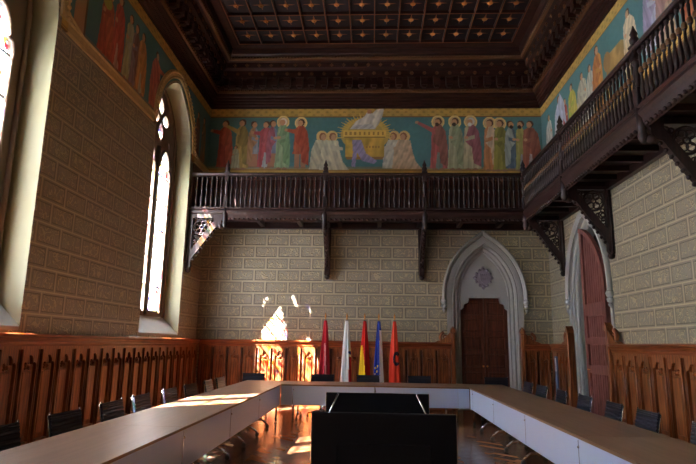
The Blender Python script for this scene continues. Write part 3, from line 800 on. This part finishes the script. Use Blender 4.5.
def cutwin(U, V):
    k = np.zeros(U.shape, bool)
    for c in WIN:
        hw = WW+.06; R = ((hw**2+(WR+.05)**2)/(2*hw)); d = abs(U-c); x = R-hw
        k |= (d < hw) & (V <= WZS); k |= (V > WZS) & ((d+x)**2+(V-WZS)**2 < R*R)
    return k
mural_left = canvas_mesh(cv, 'mural', TL, -.008, cut=cutwin, label='painted frieze high on the window wall, robed figures between the pointed windows', category='mural')
# gilded bolection band: along the wall and round every window arch
def bandprof(wd): return [(0, 0), (0, -.03), (.025, -.045), (.05, -.03), (wd-.06, -.03), (wd-.035, -.05), (wd-.01, -.035), (wd, 0)]
w = MB()
for c in (5.97, 11.96):
    pth = arch(c, WW+.02, 6.12, WZS+.22, WR-.14, 16)[::-1]
    w.sweep(pth, [(-d, t) for d, t in bandprof(.20)], TL, False, 0)
    for k in range(46):      # knobbly carved crockets on the outer edge
        i = k/45*(len(pth)-1); a = int(min(i, len(pth)-2)); f = i-a
        p = (Vector(pth[a])*(1-f)+Vector(pth[a+1])*f); q = Vector((p.x-c, (p.y-6.0)*.8+.2)).normalized()*.15
        w.ball(TL(p.x+q.x, p.y+q.y, -.045), .035, 6)
segs = [(5.97+WW+.2, 11.96-WW-.2), (11.96+WW+.2, YB)]
for a, b in segs:
    w.sweep([(b, 5.95), (a, 5.95)], [(-d, t) for d, t in bandprof(.21)], TL, False, 0)
w.build('gilded_band', M['goldband'], mural_left)

cv = Canvas(3.0, YB-.002, 5.95, 7.92, .0175); bands(cv)
for (u, h, wd, rb, ck, hl, ph, tn) in [(13.85, 1.2, .17, (206, 206, 200), (196, 196, 190), False, .2, 1), (13.05, 1.35, .2, (170, 176, 200), (200, 200, 216), False, 1.1, 1),
        (12.65, 1.1, .13, (176, 60, 60), None, False, 2.1, 1), (12.2, 1.25, .17, (170, 180, 50), (190, 176, 60), False, .6, -1), (11.55, 1.2, .2, (200, 196, 170), (176, 170, 150), False, 1.7, 1),
        (11.1, 1.15, .16, (186, 186, 170), None, False, .3, 1), (10.7, 1.35, .15, (206, 140, 50), (186, 110, 40), False, 2.6, 1)]:
    figure(cv, u, 6.2, h*1.06, wd*1.4, rb, ck, halo=hl, ph=ph, turn=tn)
cv.poly([(13.3, 7.2), (12.95, 7.62), (12.7, 7.3), (12.6, 6.6), (12.8, 6.9)], c_(176, 180, 204), shade=cv.folds(30, 1))
# ox and drover
cv.poly([(10.35, 6.2), (10.3, 6.9), (10.1, 7.1), (9.6, 7.1), (9.3, 6.9), (9.35, 6.2), (9.5, 6.2), (9.55, 6.6), (10.1, 6.6), (10.2, 6.2)], c_(170, 136, 70), shade=cv.folds(12, 1))
cv.ell((10.25, 7.0), (.16, .2), c_(150, 112, 60))
figure(cv, 9.3, 6.35, 1.2, .25, (206, 186, 150), (216, 196, 160), halo=False, ph=.4, turn=-1)
figure(cv, 8.5, 6.3, 1.35, .22, (176, 180, 200), (150, 140, 170), halo=False, ph=1.4)
figure(cv, 8.1, 6.2, 1.4, .2, (190, 160, 130), (170, 130, 120), halo=False, ph=2.4)
figure(cv, 7.4, 6.2, 1.45, .22, (206, 110, 60), (196, 90, 50), halo=False, ph=.4)
figure(cv, 6.6, 6.2, 1.35, .2, (150, 160, 120), (120, 130, 150), halo=False, ph=1.4)
figure(cv, 5.8, 6.2, 1.4, .2, (200, 190, 160), (150, 80, 70), halo=False, ph=2.2)
cv.C *= (.93+.14*cv.noise(.06))[..., None]
canvas_mesh(cv, 'mural', TR, -.008, label='painted frieze above the right hand balcony, white and yellow robed figures with an ox', category='mural')

# ------------------------------------------------------------ balconies
ZB0, ZB1, ZR = 4.42, 4.80, 5.68       # underside lip, baluster foot, rail top
YBF, XRF = YB-1.2, XR-.88             # front faces
bal_prof = [(.028, 0), (.028, .05), (.017, .07), (.03, .12), (.034, .2), (.02, .32), (.015, .42), (.03, .45), (.03, .48), (.015, .51), (.018, .6), (.022, .68), (.014, .72), (.028, .75), (.028, .8)]
def baluster_mesh(parent, loc, gilt):
    w = MB(); w.lathe(bal_prof, n=8)
    if gilt: w.lathe([(.03, .445), (.034, .455), (.034, .51), (.026, .53)], n=8, m=1)
    return w.build('baluster', [M['balc'], M['dullgold']], parent, loc=loc)
def newel_mesh(parent, loc):
    w = MB()
    w.bbox(-.055, .055, -.055, .055, 0, .3, .01); w.lathe([(.045, .3), (.05, .33), (.035, .36), (.05, .42), (.055, .5), (.04, .62), (.06, .66), (.045, .7)], n=10)
    w.bbox(-.055, .055, -.055, .055, .7, .9, .01); w.bbox(-.07, .07, -.07, .07, .9, .94, .01)
    w.lathe([(.04, .94), (.06, .98), (.065, 1.03), (.04, 1.07), (.055, 1.11), (.03, 1.17), (.008, 1.24)], n=10)
    w.lathe([(.02, -.5), (.05, -.46), (.07, -.4), (.05, -.34), (.065, -.3), (.065, 0)], n=10)
    return w.build('newel', M['balc'], parent, loc=loc)
def bracket_mb(T, D, side=None):
    """openwork bracket: a = distance from the wall, z absolute, t across"""
    w = MB(); th = .055; zt = 4.62
    P = lambda a, z: (a*D, z)
    outer = [P(0, 3.28), P(.07, 3.26), P(.13, 3.34), P(.12, 3.44), P(.15, 3.52), P(.26, 3.66), P(.52, 3.98), P(.76, 4.28), P(.84, 4.30), P(.93, 4.36), P(.93, 4.46), P(.98, 4.5), P(1.0, zt), P(0, zt)]
    hole = [P(.12, 3.74), P(.72, 4.46), P(.72, 4.52), P(.12, 4.52)]
    w.prism(outer, -th, th, T, [hole])
    # tracery filling
    cx, cz, r = .12*D+.21, 4.30, .19
    ring = lambda c0, c1, rr, t=.016: w.tube([T(c0+rr*cos(2*pi*i/20), c1+rr*sin(2*pi*i/20), 0) for i in range(20)], t, 6, closed=True)
    ring(cx, cz, r, .022)
    for k in range(6):
        a = k*pi/3; ring(cx+.1*cos(a), cz+.1*sin(a), .062, .012)
    ring(cx, cz, .05, .012)
    ring(.12*D+.07, 4.02, .065, .014); ring(.12*D+.05, 3.89, .04, .012)
    ring(cx+.27, 4.44, .06, .014)
    if D > 1: ring(cx+.36, 4.38, .09, .015); ring(cx+.2, 4.12, .06, .014)
    for ix in range(12):      # small foils filling the rest of the triangle
        for iz in range(9):
            px_, pz_ = .12*D+.05+ix*.088, 3.86+iz*.083
            if pz_ < 3.74+(px_/D-.12)*1.2+.07 or pz_ > 4.5 or (px_-cx)**2+(pz_-cz)**2 < (r+.03)**2: continue
            ring(px_, pz_, .036, .013)
    for k in range(9):      # beads down the sloping edge
        f = k/8; w.ball(T(*P(.17+.6*f, 3.5+.76*f), 0), .035, 6)
    w.ball(T(*P(.06, 3.24), 0), .07, 8); w.ball(T(*P(.9, 4.33), 0), .075, 8)
    w.tube([T(*P(.04, 3.3), -.06), T(*P(.04, 4.6), -.06)], .02, 6)
    w.tube([T(*P(.04, 3.3), .06), T(*P(.04, 4.6), .06)], .02, 6)
    return w
bb = empty('balcony', (0, YB, 4.6), label='dark carved wooden balcony running across the far wall under the frieze', cat='balcony')
br = empty('balcony', (XR, 7.5, 4.6), label='dark carved wooden balcony running along the right hand wall towards the camera', cat='balcony')
LB = lambda x, y, z: (x, y-YB, z-4.6)
LR = lambda x, y, z: (x-XR, y-7.5, z-4.6)
YN = 1.6
# slabs with soffit beams
w = MB(); w.box(XL+.005, XR-.005, YBF-.0, YB-.005, 4.66, 4.76, 0, LB)
for i in range(9): x = XL+.6+i*1.02; w.box(x-.05, x+.05, YBF+.1, YB-.005, 4.54, 4.66, 0, LB)
w.box(XL+.005, XR-.005, YB-.13, YB-.005, 4.5, 4.66, 0, LB)
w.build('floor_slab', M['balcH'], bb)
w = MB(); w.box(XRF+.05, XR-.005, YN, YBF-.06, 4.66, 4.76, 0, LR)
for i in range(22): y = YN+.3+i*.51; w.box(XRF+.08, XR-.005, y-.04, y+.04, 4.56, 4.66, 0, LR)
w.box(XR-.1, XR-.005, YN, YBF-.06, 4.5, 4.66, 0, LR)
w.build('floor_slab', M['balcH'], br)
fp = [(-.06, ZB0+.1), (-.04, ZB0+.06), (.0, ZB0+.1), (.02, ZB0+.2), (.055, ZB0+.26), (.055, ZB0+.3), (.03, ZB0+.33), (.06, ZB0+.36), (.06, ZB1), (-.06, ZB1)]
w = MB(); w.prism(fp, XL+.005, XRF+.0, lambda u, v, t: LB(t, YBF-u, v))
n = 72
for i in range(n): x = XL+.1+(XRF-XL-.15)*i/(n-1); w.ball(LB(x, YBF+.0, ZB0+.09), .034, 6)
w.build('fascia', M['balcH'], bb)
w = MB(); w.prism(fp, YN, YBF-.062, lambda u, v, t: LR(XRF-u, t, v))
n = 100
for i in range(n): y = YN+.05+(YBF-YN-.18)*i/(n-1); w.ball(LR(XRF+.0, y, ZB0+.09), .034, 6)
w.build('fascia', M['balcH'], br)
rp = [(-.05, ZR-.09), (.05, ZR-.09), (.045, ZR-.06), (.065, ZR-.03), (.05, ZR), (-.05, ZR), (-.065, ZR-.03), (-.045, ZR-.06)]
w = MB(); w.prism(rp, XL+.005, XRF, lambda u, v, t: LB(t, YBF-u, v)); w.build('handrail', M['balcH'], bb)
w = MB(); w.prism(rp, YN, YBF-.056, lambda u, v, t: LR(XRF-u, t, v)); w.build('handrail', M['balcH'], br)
NB = [-3.61, -1.16, 1.27, XRF]; NR = [10.55, 7.38, 4.5, 1.66]
nw = newel_mesh(bb, LB(NB[0], YBF, ZB1-.02))
for x in NB[1:]: inst(nw, bb, LB(x, YBF, ZB1-.02))
for y in NR: inst(nw, br, LR(XRF, y, ZB1-.02))
b0 = None
def run(parent, Lf, fixed, a, b, axis, src):
    n = max(1, round((b-a)/.122)-1)
    for i in range(n):
        u = a+(b-a)*(i+1)/(n+1); loc = Lf(u, fixed, ZB1) if axis == 'x' else Lf(fixed, u, ZB1)
        if src[0] is None: src[0] = baluster_mesh(parent, loc, axis == 'y')
        else: inst(src[0], parent, loc)
s1 = [None]
for a, b in zip([XL+.02]+NB[:-1], NB): run(bb, LB, YBF, a, b, 'x', s1)
s2 = [None]
ys = [YBF]+NR
for b, a in zip(ys[:-1], ys[1:]): run(br, LR, XRF, a, b, 'y', s2)
# brackets
for x in (-1.16, 1.27): bracket_mb(lambda a, z, t: LB(x+t, YB-.01-a, z), 1.2).build('bracket', M['balc'], bb)
bracket_mb(lambda a, z, t: LB(XL+.01+a, YBF+t, z), .87).build('bracket', M['balc'], bb)
bracket_mb(lambda a, z, t: LB(XR-.01-a, YBF+t, z), .86).build('bracket', M['balc'], bb)
for y in (10.6, 7.35, 4.5, 1.7): bracket_mb(lambda a, z, t: LR(XR-.01-a, y+t, z), .86).build('bracket', M['balc'], br)
# wooden dado on the wall behind each balustrade
w = MB(); w.box(XL+.01, XR-.01, YB-.03, YB-.001, 4.76, 5.94, 0, LB)
for i in range(38): x = XL+.15+i*.237; w.box(x-.012, x+.012, YB-.045, YB-.03, 4.76, 5.94, 0, LB)
w.box(XL+.01, XR-.01, YB-.06, YB-.03, 5.86, 5.94, 0, LB)
w.box(XR-.03, XR-.001, YBF-.06, YB-.03, 4.76, 5.94, 0, LB); w.box(XL+.001, XL+.03, YBF-.0, YB-.03, 4.76, 5.94, 0, LB)
w.build('dado', M['oakdark'], bb)
w = MB(); w.box(XR-.03, XR-.001, YN, YBF-.08, 4.76, 5.94, 0, LR)
for i in range(49): y = YN+.1+i*.237; w.box(XR-.045, XR-.03, y-.012, y+.012, 4.76, 5.94, 0, LR)
w.build('dado', M['oakdark'], br)

# ------------------------------------------------------------ tables
TZt = .74
def leg_mb(w):
    """C-frame leg, local x = 0 plane, runs along y"""
    w.tube([(0, .12, .70), (0, .12, .40), (0, .16, .18), (0, .12, .12)], .02, 8)
    w.tube([(0, -.30, .70), (0, .30, .70)], .016, 8)
    w.tube([(0, -.38, .075), (0, -.28, .13), (0, -.1, .165), (0, .12, .17), (0, .24, .15), (0, .31, .10), (0, .34, .075)], [.014, .017, .02, .022, .02, .017, .014], 8)
    return w
def castor_mb(): 
    w = MB(); 
    for s in (-.014, .014): w.lathe([(.03, -.009), (.034, -.004), (.034, .004), (.03, .009)], (0, 0, 0), 12, 0, lambda x, y, z: (z+s, y, x+.034))
    w.tube([(0, 0, .03), (0, 0, .078)], .01, 6); return w
def table(loc, rz, L, W, label, group, outline=None, legs=(-.36, .36), topm='tabletopX'):
    r = empty('conference_table', loc, rz, label, 'table', group)
    w = MB(); e = .0025
    if outline: w.prism(outline, .715, TZt, lambda u, v, t: (u, v, t), ms=1)
    else: w.prism([(-L/2+e, -W/2), (L/2-e, -W/2), (L/2-e, W/2), (-L/2+e, W/2)], .715, TZt, lambda u, v, t: (u, v, t), ms=1)
    w.build('tabletop', [M[topm], M['tedge']], r)
    if not outline:
        w = MB(); w.bbox(-L/2+.006, L/2-.006, W/2-.035, W/2-.012, .34, .712, .003); p = w.build('modesty_panel', M['panel'], r)
        w = MB(); w.box(L/2-.012, L/2-.002, W/2-.05, W/2-.006, .36, .70); w.ball((L/2-.016, W/2-.006, .64), .014, 8); w.build('clip', M['chrome'], p)  # added chrome strip and bead imitate light showing through the seam gap
        for q in legs:
            lg = leg_mb(MB()).build('leg', M['chrome'], r, loc=(q, 0, 0))
            for y in (-.38, .34):
                castor_mb().build('castor', M['castor'], lg, loc=(0, y, 0))
    return r
XiL, XoL, XiR, XoR, YiB, YoB = -1.80, -2.71, 1.93, 2.80, 11.55, 12.62
seams = [11.25, 9.38, 7.50, 5.63, 3.76, 1.89]
words = ['far end of the left row', 'second from the far end of the left row', 'middle of the left row', 'fourth from the far end of the left row', 'nearest end of the left row']
wordsR = [s.replace('left', 'right') for s in words]
LGL = [(10.78, 9.84), (8.86, 7.88), (6.92, 5.97), (4.98, 3.97), (3.3, 2.3)]
LGR = [(10.90, 9.95), (8.96, 8.0), (7.06, 6.0), (4.95, 4.1), (3.3, 2.3)]
for i in range(5):
    a, b = seams[i+1], seams[i]; Lg = b-a; yc = (a+b)/2
    table(((XiL+XoL)/2, yc, 0), -pi/2, Lg, XiL-XoL, 'brown topped table with grey front panel, '+words[i], 'tables of the left row', legs=[yc-q for q in LGL[i]])
    table(((XiR+XoR)/2, yc, 0), pi/2, Lg, XoR-XiR, 'brown topped table with pale front panel, '+wordsR[i], 'tables of the right row', legs=[q-yc for q in LGR[i]])
WB_ = YoB-YiB
table(((-1.57+.07)/2, (YiB+YoB)/2, 0), pi, 1.64, WB_, 'cross table at the far end, standing in front of the pink and white flags', 'tables across the far end', legs=(-.75+1.50, -.75+.58), topm='tabletopX')
table(((.07+1.71)/2, (YiB+YoB)/2, 0), pi, 1.64, WB_, 'cross table at the far end, right of the flags towards the arched door', 'tables across the far end', legs=(.89-.47, .89-1.52), topm='tabletopX')
def corner(xo, xi, xs, label):
    cx, cy = (xo+xs)/2, (YoB+seams[0])/2
    pts = [(xs, YoB), (xo, YoB), (xo, seams[0]), (xi, seams[0]), (xi, YiB), (xs, YiB)]
    r = table((cx, cy, 0), 0, 1, 1, label, 'corner tables', outline=[(a-cx, b-cy) for a, b in pts])
    s = 1 if xi > 0 else -1
    w = MB(); w.bbox(min(xi, xs)-cx, max(xi, xs)-cx, YiB+.012-cy, YiB+.035-cy, .34, .712, .003)
    w.bbox(min(xi+s*.012, xi+s*.035)-cx, max(xi+s*.012, xi+s*.035)-cx, seams[0]-cy, YiB-cy, .34, .712, .003)
    w.build('modesty_panel', M['panel'], r)
    for px, py in ((xo-s*.45, YoB-.12), (xs+s*.1, YoB-.15), (xo-s*.12, seams[0]+.62), (xi+s*.1, YiB+.1)):
        w = MB(); w.tube([(0, 0, .71), (0, 0, .07)], .02, 8); lg = w.build('leg', M['chrome'], r, loc=(px-cx, py-cy, 0))
        castor_mb().build('castor', M['castor'], lg)
corner(XoL, XiL, -1.57, 'brown corner table joining the left row to the far cross tables')
corner(XoR, XiR, 1.71, 'brown corner table joining the right row to the far cross tables')

# ------------------------------------------------------------ chairs
def make_chair():
    r = empty('swivel_chair', (0, 0, 0), 0, 'x', 'chair', 'ribbed swivel chairs round the tables')
    # side profile of the sling: (y, z); y>0 is the front
    def prof(n0=11):
        p = [(.24, .44), (.20, .455), (.1, .45), (0, .44), (-.12, .435), (-.19, .445), (-.225, .48), (-.245, .54), (-.262, .62), (-.28, .72), (-.30, .82), (-.312, .875)]
        return p
    P = prof()
    def sling(a, b, sub):
        seg = P[a:b]; w = MB(); pts = []
        for i in range(len(seg)-1):
            for k in range(sub): f = k/sub; pts.append((seg[i][0]*(1-f)+seg[i+1][0]*f, seg[i][1]*(1-f)+seg[i+1][1]*f, k))
        pts.append((*seg[-1], 0)); hw = .25; front = []; n = len(pts)
        for i, (y, z, k) in enumerate(pts):
            j = min(i+1, n-1); h = max(i-1, 0); d = Vector((pts[j][0]-pts[h][0], pts[j][1]-pts[h][1])).normalized(); nx = Vector((-d.y, d.x))
            q = .011*abs(sin(pi*i/3))+.005
            front.append(((y+nx.x*q, z+nx.y*q), (y-nx.x*q, z-nx.y*q)))
        vs = []
        for (f, b_) in front: vs += [(-hw, *f), (hw, *f), (hw, *b_), (-hw, *b_)]
        fs = []
        for i in range(n-1):
            for q in range(4): fs.append((i*4+q, i*4+(q+1) % 4, i*4+4+(q+1) % 4, i*4+4+q))
        fs += [(0, 1, 2, 3), tuple((n-1)*4+q for q in (3, 2, 1, 0))]
        w.add(vs, fs, 0, False); return w
    sling(0, 6, 8).build('seat', M['mesh'], r)
    sling(6, 12, 8).build('backrest', M['mesh'], r)
    for s in (-1, 1):
        w = MB(); w.tube([(s*.242, y-.018, z-.012) for y, z in P], .009, 8); w.ball((s*.248, P[-1][0], P[-1][1]+.002), .013, 8); w.build('side_frame', M['chrome'], r)
        w = MB(); w.tube([(s*.255, -.268, .665), (s*.285, -.22, .67), (s*.29, -.05, .66), (s*.29, .06, .645), (s*.285, .1, .60), (s*.262, .1, .455)], .012, 8); w.build('armrest', M['chrome'], r)
    w = MB(); w.tube([(-.25, -.255, .60), (.25, -.255, .60)], .01, 6); w.tube([(-.25, .02, .43), (.25, .02, .43)], .012, 6)
    w.bbox(-.08, .08, -.1, .08, .39, .425, .01); w.lathe([(.03, .16), (.03, .3), (.02, .3), (.02, .4)], n=12)
    w.build('column', M['chrome'], r)
    w = MB()
    for k in range(5):
        a = 2*pi*k/5+.3; w.tube([(0, 0, .15), (.15*cos(a), .15*sin(a), .125), (.29*cos(a), .29*sin(a), .09)], [.024, .018, .013], 8)
    w.lathe([(.03, .1), (.04, .12), (.04, .16), (.03, .18)], n=12)
    b = w.build('star_base', M['chrome'], r)
    c0 = None
    for k in range(5):
        a = 2*pi*k/5+.3; loc = (.29*cos(a), .29*sin(a), 0)
        if c0 is None: c0 = castor_mb().build('castor', M['castor'], b, loc=loc)
        else: inst(c0, b, loc)
    return r
ch0 = make_chair(); used = [False]
def chair(x, y, rz, label):
    c = ch0 if not used[0] else copy_tree(ch0); used[0] = True
    c.location = (x, y, 0); c.rotation_euler = (0, 0, rz); c['label'] = label
o_ = ['nearest', 'second nearest', 'third nearest', 'fourth nearest', 'fifth nearest', 'sixth nearest', 'seventh nearest', 'farthest']
for i, y in enumerate((4.50, 5.48, 6.48, 7.36, 8.40, 9.34, 10.33, 11.18)):
    chair(-2.62+random.uniform(-.02, .02), y, -pi/2+random.uniform(-.06, .06), 'black ribbed swivel chair behind the left row of tables, %s to the camera' % o_[i])
o_ = ['nearest', 'second nearest', 'third nearest', 'fourth nearest', 'fifth nearest', 'sixth nearest', 'farthest']
for i, y in enumerate((5.42, 6.60, 7.52, 8.50, 9.42, 10.48, 11.35)):
    chair(2.74+random.uniform(-.02, .02), y, pi/2+random.uniform(-.06, .06), 'blue black ribbed swivel chair behind the right row of tables, %s to the camera' % o_[i])
for x, l in ((-2.63, 'black swivel chair at the far cross tables, alone near the left corner'), (-1.08, 'black swivel chair at the far cross tables, between the pink and white flags'),
             (-.07, 'black swivel chair at the far cross tables, below the red and yellow flag'), (1.06, 'black swivel chair at the far cross tables, right of the orange flag'),
             (2.74, 'ribbed swivel chair at the far cross tables, in front of the arched door')):
    chair(x, 12.56, pi, l)

# ------------------------------------------------------------ flags
def flag(x, y, label, colour, lean, seed, wtop=.03, wbot=.16, ztop=2.10, zbot=.42, mats=()):
    r = empty('flag_stand', (x, y, 0), 0, label, 'flag', 'flags behind the cross tables')
    w = MB(); w.lathe([(.16, 0), (.17, .02), (.15, .04), (.05, .06), (.03, .12), (.02, .14)], n=24); w.build('base', M['chrome'], r)
    w = MB(); w.tube([(0, 0, .1), (0, 0, 2.14)], .012, 8); w.build('pole', M['chrome'], r)
    w = MB(); w.lathe([(.01, 2.13), (.022, 2.15), (.012, 2.17), (.026, 2.20), (.016, 2.24), (.003, 2.29)], n=10); w.build('finial', M['gold'], r)
    w = MB(); NA, NZ = 64, 70; rs = random.Random(seed); p1, p2, p3 = [rs.uniform(0, 6) for _ in range(3)]
    vs = []
    for i in range(NZ+1):
        f = i/NZ; z = ztop+(zbot-ztop)*f
        hw = wtop+(wbot-wtop)*(f**.8)
        for j in range(NA):
            a = 2*pi*j/NA
            rr = 1+.22*sin(5*a+p1+1.5*f)+.10*sin(9*a+p2-2*f)*min(1, 3*f)
            zz = z-(.10*(1+sin(2*a+p3))*f if i > NZ*.7 else .10*(1+sin(2*a+p3))*f*(i/NZ/.7)**2)
            vs.append((lean*f*f+hw*rr*cos(a), hw*.55*rr*sin(a), zz))
    for i in range(NZ):
        for j in range(NA):
            q = (i*NA+j, i*NA+(j+1) % NA, (i+1)*NA+(j+1) % NA, (i+1)*NA+j)
            cx = sum(vs[k][0] for k in q)/4; cz = sum(vs[k][2] for k in q)/4
            w.add([vs[k] for k in q], [(0, 1, 2, 3)], colour(cx, cz, 2*pi*(j+.5)/NA, i/NZ), True)
    w.add(vs[:NA], [tuple(range(NA))], 0)
    w.build('cloth', [M[k] for k in mats], r)
FY = 13.75
flag(-1.12, FY, 'crimson flag with painted highlight on a chrome stand, leftmost of the five flags', lambda x, z, a, f: 1 if (.02 < x+.10*(1-f)-.03 < .055 and f > .3) else 0, -.03, 1, mats=['f_crimson', 'f_rosehighlight'], wbot=.15)  # second colour paints a highlight down the crimson cloth
def c2(x, z, a, f):
    if f > .45 and x > .05 and f < .95: return 1 if z < 1.25 and x > .065 else 0
    if 1.3 < z < 1.38 and .05 < x: return 2
    return 0
flag(-.60, FY, 'white flag with red and blue marks on a chrome stand, second from the left', c2, -.02, 2, mats=['f_white', 'f_crimson', 'f_blue'], wbot=.14)
flag(-.17, FY, 'red and yellow flag on a chrome stand, middle of the five flags', lambda x, z, a, f: 1 if (f > .34 and x < .0+.16*(f-.34)*1.1-.04) else 0, .0, 3, mats=['f_red', 'f_yellow'], wbot=.14)
def c4(x, z, a, f):
    for sx, sz in ((-.07, 1.0), (-.04, .92), (-.08, .86), (-.03, 1.04)):
        if (x-sx)**2+(z-sz)**2 < .018**2 and sin(a) < 0: return 2
    return 1 if x > .02+.0*f and (f > .12) else 0
flag(.17, FY, 'blue flag with yellow stars and white edge on a chrome stand, fourth from the left', c4, -.0, 4, mats=['f_blue', 'f_white', 'f_star'], wbot=.13)
def c5(x, z, a, f):
    if sin(a) > 0: return 0
    dx, dz = (x-.045), (z-1.22); d = sqrt((dx/.085)**2+(dz/.17)**2)
    return 1 if (.45 < d < 1.0 and not (dx > .03 and abs(dz) < .08)) else 0
flag(.55, FY, 'orange red flag with dark curved emblem on a chrome stand, rightmost flag', c5, .02, 5, mats=['f_orange', 'f_navy'], wbot=.14)

# slim upright panel by the right wall
r = empty('information_post', (4.28, 13.55, 0), 0, 'slim blue grey upright post with white top, standing between the two doors', 'post')
w = MB(); w.bbox(-.1, .1, -.13, .13, 0, .03, .008); w.build('base', M['bluegrey'], r)
w = MB(); w.bbox(-.02, .02, -.07, .07, .03, 1.34, .006); w.build('panel', M['bluegrey'], r)
w = MB(); w.bbox(-.026, -.021, -.055, .02, 1.0, 1.30, .002); w.build('notice', M['whiteplastic'], r)

# ------------------------------------------------------------ televisions standing on the floor inside the ring
def tv(x, y, label, tilt, vents):
    r = empty('television', (x, y, 0), 0, label, 'television', 'televisions inside the table ring')
    W, H0, H1 = 1.42, .05, .885
    w = MB(); w.bbox(-W/2, W/2, -.02, .03, H0, H1, .008); w.bbox(-W/2+.25, W/2-.25, -.045, -.02, .15, .6, .012)
    if vents:
        for k in range(14): w.box(-.28+k*.04, -.26+k*.04, -.049, -.045, .50, .56)
    bd = w.build('screen', M['screen'], r)
    w = MB()
    for s in (-1, 1): w.box(s*(W/2+.001)-.004, s*(W/2+.001)+.004, -.012, .022, H0, H1)
    w.build('edge_trim', M['chrome'], bd)
    for s in (-1, 1):
        w = MB()
        if vents: w.tube([(s*.54, -.07, .872), (s*.66, -.10, .62), (s*.70, -.12, .05)], .014, 8); w.tube([(s*.54, -.07, .872), (s*.54, -.02, .872)], .012, 6)
        else: w.tube([(s*.5, .05, .6), (s*.5, .12, .05)], .014, 8); w.tube([(s*.5, .03, .6), (s*.5, .05, .6)], .012, 6)
        w.tube([(s*(.70 if vents else .5), -.26, .014), (s*(.70 if vents else .5), .26, .014)], .014, 8)
        w.tube([(s*(.70 if vents else .5), (-.12 if vents else .12), .014), (s*(.70 if vents else .5), (-.12 if vents else .12), .06)], .014, 8)
        w.build('stand_leg', M['chrome'], r)
tv(.125, 5.8, 'large black television on the floor, nearest the camera, cut by the frame', 0, False)
tv(.085, 8.1, 'black television with slanting chrome stand legs, behind the nearer television', 0, True)

# ------------------------------------------------------------ light
wd = bpy.data.worlds.new('sky'); SC.world = wd; wd.use_nodes = True
bg = wd.node_tree.nodes['Background']; bg.inputs[0].default_value = (.48, .73, 1.0, 1); bg.inputs[1].default_value = 10.0
sd = bpy.data.lights.new('sun', 'SUN'); sd.energy = 210; sd.angle = math.radians(.6); sd.color = (1, .93, .82)
so = bpy.data.objects.new('sun', sd); COL.objects.link(so)
so.rotation_euler = Vector((2.3, 1.97, -2.84)).to_track_quat('-Z', 'Y').to_euler()
for i, c in enumerate(WIN):
    pl = bpy.data.lights.new('daylight_portal', 'AREA'); pl.shape = 'RECTANGLE'; pl.size = 6.2; pl.size_y = 2.4
    pl.cycles.is_portal = True
    po = bpy.data.objects.new('daylight_portal', pl); COL.objects.link(po)
    po.location = (XL-.6, c, 4.6); po.rotation_euler = (0, -pi/2, 0)

for c in FWIN:
    pl = bpy.data.lights.new('daylight_portal', 'AREA'); pl.shape = 'RECTANGLE'; pl.size = 1.8; pl.size_y = 3.9
    pl.cycles.is_portal = True
    po = bpy.data.objects.new('daylight_portal', pl); COL.objects.link(po)
    po.location = (c, YF-.4, 5.3); po.rotation_euler = (pi/2, 0, 0)
# ------------------------------------------------------------ camera
f, pit, yaw, rol = 561.6588, .1967, .0441, .0152
Fv = Vector((-sin(yaw)*cos(pit), cos(yaw)*cos(pit), sin(pit))); Rt = Vector((cos(yaw), sin(yaw), 0)); Up = Rt.cross(Fv)
R2 = Rt*cos(rol)+Up*sin(rol); U2 = -Rt*sin(rol)+Up*cos(rol)
cam = bpy.data.cameras.new('camera'); cam.sensor_width = 36; cam.lens = f*36/696; cam.clip_start = .05
co = bpy.data.objects.new('camera', cam); COL.objects.link(co)
mm = Matrix.Identity(4)
for i in range(3): mm[i][0] = R2[i]; mm[i][1] = U2[i]; mm[i][2] = -Fv[i]
mm[0][3], mm[1][3], mm[2][3] = 0, 0, 1.55
co.matrix_world = mm; SC.camera = co
vs_ = SC.view_settings; vs_.view_transform = 'Standard'; vs_.look = 'None'; vs_.gamma = 1; vs_.exposure = 1.72; vs_.use_curve_mapping = False
cy = SC.cycles; cy.max_bounces = 10; cy.diffuse_bounces = 6; cy.glossy_bounces = 4; cy.transparent_max_bounces = 12
cy.use_denoising = True; cy.sample_clamp_indirect = 8
cy.caustics_reflective = False; cy.caustics_refractive = False
